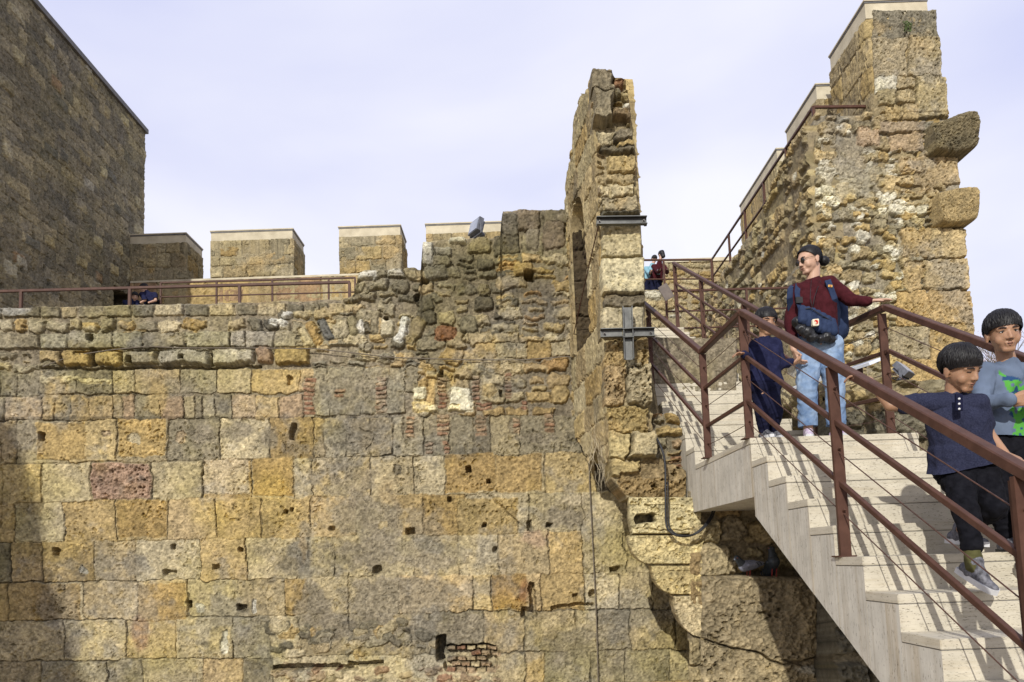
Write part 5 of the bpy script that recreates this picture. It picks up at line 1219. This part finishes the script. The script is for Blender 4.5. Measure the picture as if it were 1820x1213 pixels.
# ---- woman
def woman():
    D = 5.78; J = lambda x, y, d=D: P(x, y, d)
    t = thing('person', 'woman in dark red sweater and light jeans standing at the top of the landing', 'person', S(.75, 5.8, Z0), 'visitors on the stair')
    hd = Head(J(1438.5, 463.5), (-.93, -.30, -.22), .236, .04)
    b = MB(); hd.add(b, False)
    nk = J(1445, 503, D+.02); b.cap(hd.p(0, -.025, -.05), .050, nk, .054)
    shR, shL = J(1418, 518, D+.0), J(1474, 504, D+.02); hipR, hipL = J(1438, 618), J(1472, 616)
    elR, wrR = J(1405, 580, D-.02), J(1411, 622, D-.10); elL, wrL = J(1512, 534, D-.06), J(1545, 536, D-.12)
    b.cap(nk, .05, lerp(shR, shL, .5)-Vector((0, 0, .05)), .08)
    chest = lerp(shR, shL, .5)-Vector((0, 0, .16)); waist = J(1455, 588, D)
    for q in (-.06, .06): b.cap(chest+Vector((q, 0, .03)), .095, waist+Vector((q*.7, 0, 0)), .085)
    b.cap(waist, .10, lerp(hipR, hipL, .5), .11); b.cap(shR, .05, shL, .05)
    b.cap(shR, .050, elR, .040); b.cap(elR, .038, wrR, .026); b.cap(shL, .050, elL, .040); b.cap(elL, .038, wrL, .025)
    kR, kL = J(1434, 690, D-.03), J(1484, 690, D-.03); aR, aL = J(1437, 772, D+.02), J(1487, 771, D+.0)
    aR.z = aL.z = Z0+.085
    for h, kn, an in ((hipR, kR, aR), (hipL, kL, aL)): b.cap(h, .090, kn, .056); b.cap(kn, .054, an, .036)
    hand(b, wrR, (.12, -.15, -1), (1, 0, .1), (0, -1, 0), 1.0, .85, .5)
    hand(b, wrL, (1, .10, .10), (0, .1, -1), (-.1, -.9, -.6), 1.05, .08, .75, .2)
    body = link('body', remesh(b, .0048, 5, 'body'), M['skin_w'], t)
    hd.features(body, False, -.0, True); hr = hd.hair(t, 3, .07, True, n=1600, messy=.15)
    m = MB(); bc = hd.p(0, -.142, -.022); m.ell(bc, (.042, .038, .040)); m.cap(hd.p(0, -.09, .0), .03, bc, .02); link('hair_bun', remesh(m, .006, 1, 'bun', .003, (60, 60, 20)), M['hair'], hr)
    # sunglasses
    m = MB()
    g = thing('sunglasses', 'thin dark sunglasses on the face of the woman in red', 'glasses', hd.p(0, .1, 0)); 
    for q in (-1, 1):
        m = MB(); c = hd.p(q*.031, .096, -.002); m.ell(c, (.024*hd.k, .004*hd.k, .020*hd.k), hd.R, 16, 8); m.build('lens', M['eye'], g, True)
        m = MB(); m.tube([hd.p(q*.053, .088, .006), hd.p(q*.078, .03, .004), hd.p(q*.082, -.008, .0)], .0016*hd.k, 5); m.build('arm', M['bolt'], g)
    m = MB(); m.tube([hd.p(-.010, .101, .004), hd.p(.010, .101, .004)], .0016*hd.k, 5); m.build('bridge', M['bolt'], g)
    # sweater
    m = MB(); o = .013
    m.cap(nk+Vector((0, 0, .012)), .062, lerp(shR, shL, .5)-Vector((0, 0, .05)), .10); m.cap(shR, .062, shL, .062)
    for q in (-.06, .06): m.cap(chest+Vector((q, 0, .05)), .108, waist+Vector((q*.85, 0, -.02)), .098)
    m.cap(chest+Vector((-.07, -.055, -.0)), .062, chest+Vector((-.065, -.05, -.02)), .058); m.cap(chest+Vector((.06, -.055, .01)), .062, chest+Vector((.055, -.05, -.02)), .058)
    m.cap(waist+Vector((0, 0, -.02)), .112, waist+Vector((0, 0, -.06)), .112)
    m.cap(shR, .062, elR, .050); m.cap(elR, .048, lerp(elR, wrR, .62), .036); m.cap(shL, .062, elL, .049); m.cap(elL, .048, lerp(elL, wrL, .93), .034)
    link('sweater', remesh(m, .007, 5, 'sweater', .006, (8, 8, 5), 2, [(waist-Vector((0, 0, .085)), (0, 0, -1)), (nk+Vector((0, 0, .045)), (-.3, -.3, 1))]), M['wine'], t)
    # jeans
    m = MB(); m.cap(waist-Vector((.03, 0, .03)), .105, waist-Vector((-.03, 0, .03)), .105); m.cap(hipR, .112, hipL, .112)
    for h, kn, an in ((hipR, kR, aR), (hipL, kL, aL)): m.cap(h, .108, kn, .073); m.cap(kn, .073, an+Vector((0, 0, .02)), .068)
    link('jeans', remesh(m, .008, 4, 'jeans', .010, (8, 8, 7), 5, [(aR+Vector((0, 0, .035)), (0, 0, -1))]), M['denim'], t)
    shoe(t, aR, (-.35, -1, 0), .98, M['lilac'], M['white']); shoe(t, aL, (.35, -1, 0), .98, M['lilac'], M['white'])
    # cord
    m = MB(); m.tube([nk+Vector((-.04, -.065, .0)), J(1440, 530, D-.15), J(1443.5, 547, D-.175)], .0025, 5); m.tube([nk+Vector((.045, -.05, .01)), J(1448, 527, D-.15), J(1444.5, 547, D-.175)], .0025, 5); m.ell(J(1444, 549, D-.18), (.008, .006, .011)); tag(m.build('neck_cord', M['black'], None, True), 'thin black cord with a small clip around the neck of the woman in red', 'cord')
    # rucksack
    r = thing('backpack', 'blue rucksack on the back of the woman in dark red', 'backpack', J(1460, 600, D+.2))
    m = MB()
    for dx in (-.11, .14):
        m.cap(J(1456, 520, D+.2)+Vector((dx, 0, 0)), .08, J(1458, 590, D+.2)+Vector((dx, 0, 0)), .09)
    link('sack', remesh(m, .01, 4, 'sack', .008, (7, 7, 5), 7), M['bag'], r)
    for k_, pts in enumerate([[(1409, 506, .05), (1405, 512, -.09), (1404, 530, -.10), (1406, 552, -.04), (1412, 575, .08)], [(1470, 492, .06), (1472, 500, -.085), (1477, 512, -.10), (1484, 532, -.09), (1490, 556, .02), (1488, 585, .12)]]):
        P3 = [J(x, y, D+d) for x, y, d in pts]; m = MB(); W2 = Vector((.026, .008, .01))
        for a, c in zip(P3, P3[1:]):
            m.add([a-W2, a+W2, c+W2, c-W2, a-W2+Vector((0, .012, 0)), a+W2+Vector((0, .012, 0)), c+W2+Vector((0, .012, 0)), c-W2+Vector((0, .012, 0))], BF)
        m.build('shoulder_strap', M['bag'], r)
    m = MB(); c = J(1475.5, 509, D-.107); m.prism([c+Vector((-.018, 0, -.006)), c+Vector((.016, 0, -.010)), c+Vector((.018, 0, .008)), c+Vector((-.016, 0, .012))], (0, -.003, 0)); s_ = m.build('strap_label', mat_new('label_ochre', (.5, .30, .08), .7), r)
    m = MB(); c = c+Vector((0, -.005, 0)); m.ell(c, (.008, .002, .004)); m.build('emblem', mat_new('emblem_red', (.35, .03, .015), .7), s_)
    # chest bag
    g = thing('chest_bag', 'blue canvas bag with a small white emblem patch worn across the chest', 'bag', J(1453, 600, D-.16))
    m = MB(); a, c = J(1427, 560, D-.185), J(1479, 582, D-.15)
    for f in np.linspace(0, 1, 7):
        p = lerp(a, c, f); hgt = .075*math.sin(math.pi*(.18+.66*f))**.6; m.cap(p+Vector((0, 0, hgt*.75)), .034, p-Vector((0, 0, hgt*.75)), .040)
    link('pouch', remesh(m, .006, 3, 'pouch', .004, (12, 12, 9), 8), M['bag'], g)
    m = MB(); m.tube([J(1424, 551, D-.21), J(1440, 548, D-.225), J(1462, 562, D-.21), J(1484, 574, D-.17)], .004, 6); m.build('zip', M['black'], g)
    for pts in ([(1425, 555, -.18), (1420, 540, -.15), (1417, 520, -.11), (1419, 505, -.03)],):
        P3 = [J(x, y, D+d) for x, y, d in pts]; m = MB(); W2 = Vector((.022, .006, -.006))
        for u, v in zip(P3, P3[1:]): m.add([u-W2, u+W2, v+W2, v-W2]+[q+Vector((0, .008, 0)) for q in (u-W2, u+W2, v+W2, v-W2)], BF)
        m.build('strap', M['bag'], g)
    m = MB(); c2 = J(1420, 534, D-.165); m.box(c2-Vector((.026, .01, .024)), c2+Vector((.026, .008, .024))); m.build('buckle', M['black'], g)
    c = J(1450, 573, D-.243); m = MB(); w_ = .026; pp = [c+Vector((x*w_, 0, z*w_*1.05)) for x, z in [(-.95, -.8), (-.8, -1.0), (.6, -.98), (.9, -.8), (1.0, .85), (.8, 1), (-.75, .9), (-.95, .75)]]
    m.prism(pp, (0, .03, 0)); pa = m.build('emblem_patch', mat_new('patch_cream', (.60, .55, .42), .8), g)
    m = MB(); c = c+Vector((0, -.002, .001)); pts = []
    for i in range(22):                                # curled-up red animal mark: round back, tail tucked under
        an = math.radians(-120+i*300/21); rr_ = .0155*(1-.012*i); pts.append(c+Vector((math.cos(an)*rr_*.9, 0, math.sin(an)*rr_)))
    m.tube(pts, [.001+.0052*math.sin(math.pi*min(1, i/21*1.05)) for i in range(22)], 6); m.ell(c+Vector((.003, 0, .002)), (.0055, .0015, .005)); m.build('emblem', mat_new('emblem_red2', (.50, .035, .02), .7), pa)
    # rolled black jacket hanging under the bag
    m = MB()
    for x, y, r_, d in [(1420, 573, .048, -.14), (1425, 585, .044, -.17), (1436, 592, .052, -.18), (1444, 600, .046, -.18), (1458, 602, .036, -.17), (1468, 600, .044, -.165), (1477, 603, .034, -.15)]: m.ell(J(x, y, D+d), (r_, r_*.8, r_*.85))
    tag(link('rolled_jacket', remesh(m, .007, 2, 'roll', .010, (16, 16, 16), 9), M['puff']), 'puffy black jacket rolled up and strapped under the blue chest bag', 'jacket')
    return wrR
woman()

# ---- children
def child(label, D, hd, nk, shR, shL, elR, elL, wrR, wrL, hipR, hipL, kR, kL, aR, aL, k, handR, handL, top, pants, hem, long_sleeve, skin, toeR, toeL, shoes, closed=False, sleeve_cut=None, hair_seed=1, neck_cut=None, fringe=.93, cuffs=.9, feet=True, vox=.0048, group='visitors on the stair', hn=2600, gaze=0):
    t = thing('person', label, 'person', (aR+aL)/2-Vector((0, 0, .08*k)), group)
    b = MB(); hd.add(b, True); hk = hd.k
    b.cap(hd.p(0, -.02, -.05), .043*hk*.95, nk, .042*k+.006)
    mid = lerp(shR, shL, .5); hm = lerp(hipR, hipL, .5); dn = (hm-mid).normalized(); ax = (shL-shR).normalized()
    ch = mid+dn*.12*k; wa = lerp(mid, hm, .72)
    b.cap(nk, .045*k, mid+dn*.05*k, .07*k)
    for q in (-.045*k, .045*k): b.cap(ch+ax*q, .078*k, wa+ax*q*.8, .072*k)
    b.cap(wa, .085*k, hm, .088*k); b.cap(shR, .040*k, shL, .040*k); b.cap(hipR, .07*k, hipL, .07*k)
    for s_, e, w in ((shR, elR, wrR), (shL, elL, wrL)): b.cap(s_, .040*k, e, .031*k); b.cap(e, .030*k, w, .021*k)
    for h, kn, an in ((hipR, kR, aR), (hipL, kL, aL)): b.cap(h, .070*k, kn, .047*k); b.cap(kn, .045*k, an, .030*k)
    for args in (handR, handL):
        if args: hand(b, *args)
    body = link('body', remesh(b, vox, 6, 'body'), skin, t)
    hd.features(body, closed, gaze); hd.hair(t, hair_seed, .05, False, fringe, hn)
    m = MB()
    m.cap(nk-dn*-.02*k, .056*k, mid+dn*.05*k, .085*k); m.cap(shR, .052*k, shL, .052*k)
    for q in (-.055*k, .055*k): m.cap(ch+ax*q-dn*.03, .088*k, hm+ax*q*1.05+dn*.02, .090*k)
    fl = hem+dn*.0; 
    tw = .0 if long_sleeve else .012
    for q in (-.06*k, 0, .06*k): m.cap(wa+ax*q, .094*k+tw, hm+ax*q*1.1, .104*k+tw); m.cap(hm+ax*q*1.1, .104*k+tw, fl+ax*q*1.25+dn*.09, .110*k+tw)
    cuts = [(fl, tuple(dn))]
    for s_, e, w in ((shR, elR, wrR), (shL, elL, wrL)):
        if long_sleeve: m.cap(s_, .053*k, e, .045*k); m.cap(e, .043*k, lerp(e, w, .93), .031*k)
        else: q = lerp(s_, e, sleeve_cut or .75); m.cap(s_, .054*k, q, .050*k)
    if neck_cut: cuts.append(neck_cut)
    tp = link('shirt', remesh(m, .0065, 4, 'shirt', .0085, (8, 8, 5), hair_seed+3, cuts), top, t)
    m = MB(); m.cap(hipR+(hipR-hm)*.1, .092*k, hipL+(hipL-hm)*.1, .092*k); m.cap(lerp(hm, wa, .5), .09*k, hm, .095*k)
    for h, kn, an in ((hipR, kR, aR), (hipL, kL, aL)): m.cap(h, .080*k, kn, .058*k); m.cap(kn, .057*k, lerp(kn, an, cuffs), .046*k)
    link('trousers', remesh(m, .0075, 3, 'trousers', .009, (10, 10, 12), hair_seed+8), pants, t)
    if feet:
        shoe(t, aR, toeR, k*.98, *shoes); shoe(t, aL, toeL, k*.98, *shoes)
    return t, tp
# small boy holding the woman's hand
J = lambda x, y, d=5.62: P(x, y, d)
hd = Head(J(1361, 573.5), (.10, -.96, -.22), .224, -.05)
aR, aL = J(1358, 773, 5.66), J(1374, 772, 5.70); aR.z = aL.z = Z0+.07
wr = J(1409, 643, 5.62)
child('small boy in navy top and navy trousers holding the hand of the woman', 5.62, hd, J(1359, 603), J(1343, 613), J(1377, 612), J(1333, 637, 5.6), J(1388, 650, 5.6), J(1323, 630, 5.5), wr,
      J(1350, 690), J(1368, 690), J(1354, 733, 5.6), J(1378, 733, 5.6), aR, aL, .86,
      (J(1323, 630, 5.5), (-1, -.3, .05), (0, -.2, -1), (-.2, -1, 0), .74, .5, .5), (wr+Vector((.0, -.01, -.02)), (.75, .0, .35), (0, .6, .8), (-.3, -1, .3), .74, .95, .4),
      M['navy'], M['navyp'], J(1361, 682), True, M['skin'], (.2, -1, 0), (.45, -1, 0), (M['shoe_grey'], M['white']), False, None, 4)
# boy in front, leaning back on the rail, one foot down
J = lambda x, y, d=3.70: P(x, y, d)
hd = Head(J(1707, 655, 3.66), (.30, -.82, -.46), .232, .10, (-.05, .05, 1))
aR, aL = J(1732, 1006, 3.58), J(1706, 944, 4.02)
wR_, wL_ = J(1545, 676, 3.86), J(1786, 806, 3.62)
_, _ = child('boy in navy short sleeved top and black trousers stepping down the stair', 3.7, hd, J(1696, 701, 3.72), J(1653, 717, 3.74), J(1736, 719, 3.68), J(1582, 722, 3.80), J(1757, 772, 3.72), wR_, wL_,
      J(1697, 838, 3.8), J(1742, 838, 3.76), J(1717, 906, 3.62), J(1768, 902, 3.66), aR, aL, .98,
      (wR_, (-.55, .35, .45), (.2, .1, -1), (.3, -1, .1), .86, .85, .35), (wL_, (.6, -.5, -.5), (.2, .1, -1), (-.2, -1, 0), .86, .45, .5),
      M['navy2'], M['blk'], J(1712, 829, 3.76), False, M['skin'], (.25, -.85, -.5), (.5, -1, -.15), (M['shoe_grey'], M['white']), True, .62, 7, fringe=.96, cuffs=.62)
m = MB(); m.cap(aR+Vector((0, .012, .095)), .037, aR+Vector((0, 0, -.01)), .040); tag(link('sock', remesh(m, .006, 2, 'sock', .0025, (20, 20, 60), 3), M['olive'], _), None)
for sd in (-1, 1):
    m = MB(); m.tube([P(1705, 720+sd*4, 3.56), P(1705, 720+sd*4, 3.55)], .006, 10); 
# buttons on the placket
m = MB(); m.prism([P(1699, 700, 3.592), P(1711, 701, 3.592), P(1712, 730, 3.588), P(1700, 730, 3.588)], (0, .012, 0)); pk = m.build('placket', M['navyp'], _)
for y in (709, 718, 727):
    m = MB(); c = P(1705.5, y, 3.584); m.tube([c, c+Vector((0, .008, 0))], .0055, 12); m.build('button', M['white'], pk, True)
# taller boy behind
J = lambda x, y, d=4.08: P(x, y, d)
hd = Head(J(1783, 592, 4.04), (-.26, -.93, -.20), .245, .03)
aR, aL = J(1790, 960, 4.02), J(1832, 985, 3.8)
wR_, wL_ = J(1797, 711, 3.86), J(1842, 712, 3.86)
t3, sh3 = child('taller boy in slate grey long sleeved shirt with a green print, hands together', 4.08, hd, J(1790, 645), J(1752, 662), J(1832, 664), J(1745, 716, 4.0), J(1858, 716, 4.0), wR_, wL_,
      J(1772, 798), J(1812, 798), J(1776, 880, 3.98), J(1820, 885, 3.9), aR, aL, 1.04,
      (wR_, (1, -.25, .05), (.1, 1, .1), (0, 0, 1), .9, .8, .4), (wL_, (-1, -.25, .0), (.1, 1, 0), (0, 0, 1), .9, .8, .4),
      None, M['blk'], J(1788, 780), True, M['skin'], (-.1, -1, 0), (.2, -1, 0), (M['shoe_grey'], M['black']), False, None, 11, fringe=.95)
def print_shirt(o):
    me = o.data; at = me.color_attributes.new('Col', 'FLOAT_COLOR', 'POINT'); c0 = P(1812, 700, 3.95); rr = []
    from mathutils import geometry
    poly = [(1790, 652), (1802, 662), (1818, 668), (1836, 690), (1846, 740), (1840, 785), (1806, 785), (1803, 770), (1812, 745), (1800, 735), (1806, 715), (1798, 690), (1792, 672)]
    P2 = [P(x, y, 3.95) for x, y in poly]; q2 = [(p.x, p.z) for p in P2]
    def inside(x, z):
        c = False; j = len(q2)-1
        for i in range(len(q2)):
            if (q2[i][1] > z) != (q2[j][1] > z) and x < (q2[j][0]-q2[i][0])*(z-q2[i][1])/(q2[j][1]-q2[i][1])+q2[i][0]: c = not c
            j = i
        return c
    cols = []
    for v in me.vertices:
        n = .10+.03*mnoise.noise(v.co*14); col = (n, n*1.28, n*1.82)
        if v.normal.y < -.1 and inside(v.co.x+.006*mnoise.noise(v.co*60), v.co.z):
            f = mnoise.noise(v.co*26+Vector((3, 1, 7)))
            col = (.075, .28, .045) if f > -.12 else (.02, .055, .13)
            if f > .32: col = (.09, .12, .19)
        cols += [*col, 1]
    at.data.foreach_set('color', cols)
    m = mottled('slate_print', (.1, .1, .1), (.1, .1, .1), 20, .92, 0, .25, 420, .12, .003); t_ = m.node_tree; a = N(t_, 'ShaderNodeAttribute'); a.attribute_name = 'Col'; L(m, a.outputs['Color'], t_.nodes['Principled BSDF'].inputs['Base Color'])
    me.materials.clear(); me.materials.append(m)
print_shirt(sh3)

# far visitors
def far_person(label, D, head, face, mid, hip, foot, el, wr, top, pants, k=1.0, hair_len=False, size=.22, group='distant visitors'):
    J = lambda x, y, d=D: P(x, y, d)
    hd = Head(J(*head), face, size); ax = Vector((.17*k, .02, 0)); M_ = J(*mid); H_ = J(*hip); f0 = Vector(foot)
    t, s_ = child(label, D, hd, lerp(M_, hd.c, .45), M_-ax, M_+ax, J(*el), J(*el)+ax*1.6, J(*wr), J(*wr)+ax*1.2, H_-ax*.5, H_+ax*.5, lerp(H_, f0, .5)-ax*.5, lerp(H_, f0, .5)+ax*.5, f0-ax*.5, f0+ax*.5, 1.25*k,
                  None, None, top, pants, lerp(H_, M_, -.05), True, M['skin_w'], (0, 1, 0), (0, 1, 0), (M['shoe_grey'], M['black']), vox=.011, hn=500, group=group)
    if hair_len:
        m = MB(); m.cap(hd.p(0, -.07, .02), .075, hd.p(0, -.085, -.14), .055); link('long_hair', remesh(m, .014, 2, 'lh', .006, (20, 20, 8)), M['hair'], t)
    return t
zf = P(1200, 514, 20.2).z-.5
far_person('distant woman in wine red top and blue trousers leaning on the platform railing', 20.9, (1175, 453), (-.3, .9, -.3), (1171, 474), (1166, 498), P(1165, 514, 20.9)*1 if False else Vector((P(1165, 500, 20.9).x, 20.9, zf+.1)), (1170, 484, 20.5), (1174, 479, 20.1), M['wine'], M['navyp'], .95, True)
far_person('distant person in pale blue jacket bending beside the woman in wine red', 21.3, (1163, 461), (-.3, .9, -.4), (1157, 478), (1153, 500), Vector((P(1152, 500, 21.3).x, 21.3, zf+.1)), (1155, 487, 20.9), (1158, 481, 20.3), M['sky_blue'], M['navyp'], .95)
far_person('distant crouching person in dark navy coat beside the tower doorway', 16.95, (256, 513), (-.7, -.6, -.4), (264, 524), (270, 539), Vector((P(268, 540, 17).x, 17.0, 5.65)), (258, 534, 16.7), (250, 538, 16.6), M['navy'], M['blk'], .85, group='crouching visitors by the tower')
far_person('distant dark haired person crouching lowest, next to the dark doorway', 16.8, (240, 528), (.5, -.8, -.3), (233, 538), (232, 548), Vector((P(232, 556, 17).x, 16.9, 5.62)), (226, 544, 16.6), (240, 545, 16.5), M['navy'], M['blk'], .8, group='crouching visitors by the tower')

# ================================================================== PIGEONS
M['pig_grey'] = mottled('pigeon_grey', (.13, .14, .18), (.24, .25, .30), 60, .7, 0, .3, 140, .2, .004)
M['pig_dark'] = mottled('pigeon_dark', (.018, .022, .030), (.04, .05, .055), 40, .45, 0, .2, 120, .4, .003)
M['pig_leg'] = mat_new('pigeon_leg', (.42, .06, .05), .6)
def pigeon(label, c, yaw, upright, body_mat, s=1.0):
    c = Vector(c); t = thing('pigeon', label, 'pigeon', c, 'pigeons on the ledge'); Rz = Matrix.Rotation(yaw, 3, 'Z')
    def p(x, y, z):
        v = Vector((x, y, z-.10)); v = Matrix.Rotation(-upright, 3, 'Y') @ v; return c+Rz @ (v*s)+Vector((0, 0, .10*s))
    m = MB(); m.cap(p(.045, 0, .115), .050*s, p(-.05, 0, .10), .042*s); m.cap(p(-.05, 0, .10), .04*s, p(-.14, 0, .085), .018*s)
    m.cap(p(.055, 0, .13), .038*s, p(.088, 0, .185), .024*s); m.ell(p(.094, 0, .198), (.025*s,)*3); m.cap(p(.11, 0, .197), .012*s, p(.122, 0, .193), .006*s)
    b = link('body', remesh(m, .005, 3, 'pig'), body_mat, t)
    m = MB(); m.cap(p(.062, 0, .142), .0385*s, p(.088, 0, .184), .0265*s); m.ell(p(.094, 0, .199), (.0268*s,)*3); link('neck', remesh(m, .005, 3, 'neck'), M['pig_dark'], t)
    for q in (-1, 1):
        m = MB(); m.cap(p(.03, q*.040, .118), .022*s, p(-.06, q*.036, .105), .020*s); m.cap(p(-.06, q*.036, .105), .018*s, p(-.15, q*.012, .088), .006*s); w = link('wing', remesh(m, .005, 2, 'wing'), M['pig_grey'] if body_mat is M['pig_grey'] else body_mat, t)
        m = MB()
        for x0 in (-.045, -.075): m.tube([p(x0, q*.056, .122), p(x0-.008, q*.060, .105), p(x0-.02, q*.052, .09)], .005*s, 5)
        m.build('wing_bar', M['pig_dark'], w)
        m = MB(); m.tube([p(.01, q*.02, .07), c+Rz @ Vector((.012, q*.02, .0))*s], .0035*s, 6)
        for a in (-.5, 0, .5, math.pi): m.tube([c+Rz @ Vector((.012, q*.02, .003))*s, c+Rz @ (Vector((.012+.024*math.cos(a), q*.02+.024*math.sin(a), .002)))*s], .0025*s, 5)
        m.build('leg', M['pig_leg'], t)
        m = MB(); m.ell(p(.104, q*.022, .203), (.0035*s,)*3); m.build('eye', M['orange'], t, True)
    m = MB(); tl = [p(-.12, -.018, .09), p(-.12, .018, .09), p(-.20, .022, .078), p(-.20, -.022, .078)]; m.prism(tl, (0, 0, -.008)); m.build('tail', M['pig_dark'], t)
    m = MB(); m.tube([p(.117, 0, .194), p(.138, 0, .188)], [.0045*s, .001*s], 6); m.build('beak', M['black'], t)
pigeon('pale grey pigeon with tucked head standing on the ledge under the stair', P(1332, 1028, 7.06), math.radians(200), -.25, M['pig_grey'], 1.12)
pigeon('dark upright pigeon beside the pale one on the ledge', P(1374, 1030, 7.10), math.radians(-75), .75, M['pig_dark'], 1.2)

bpy.data.scenes.remove(TS)
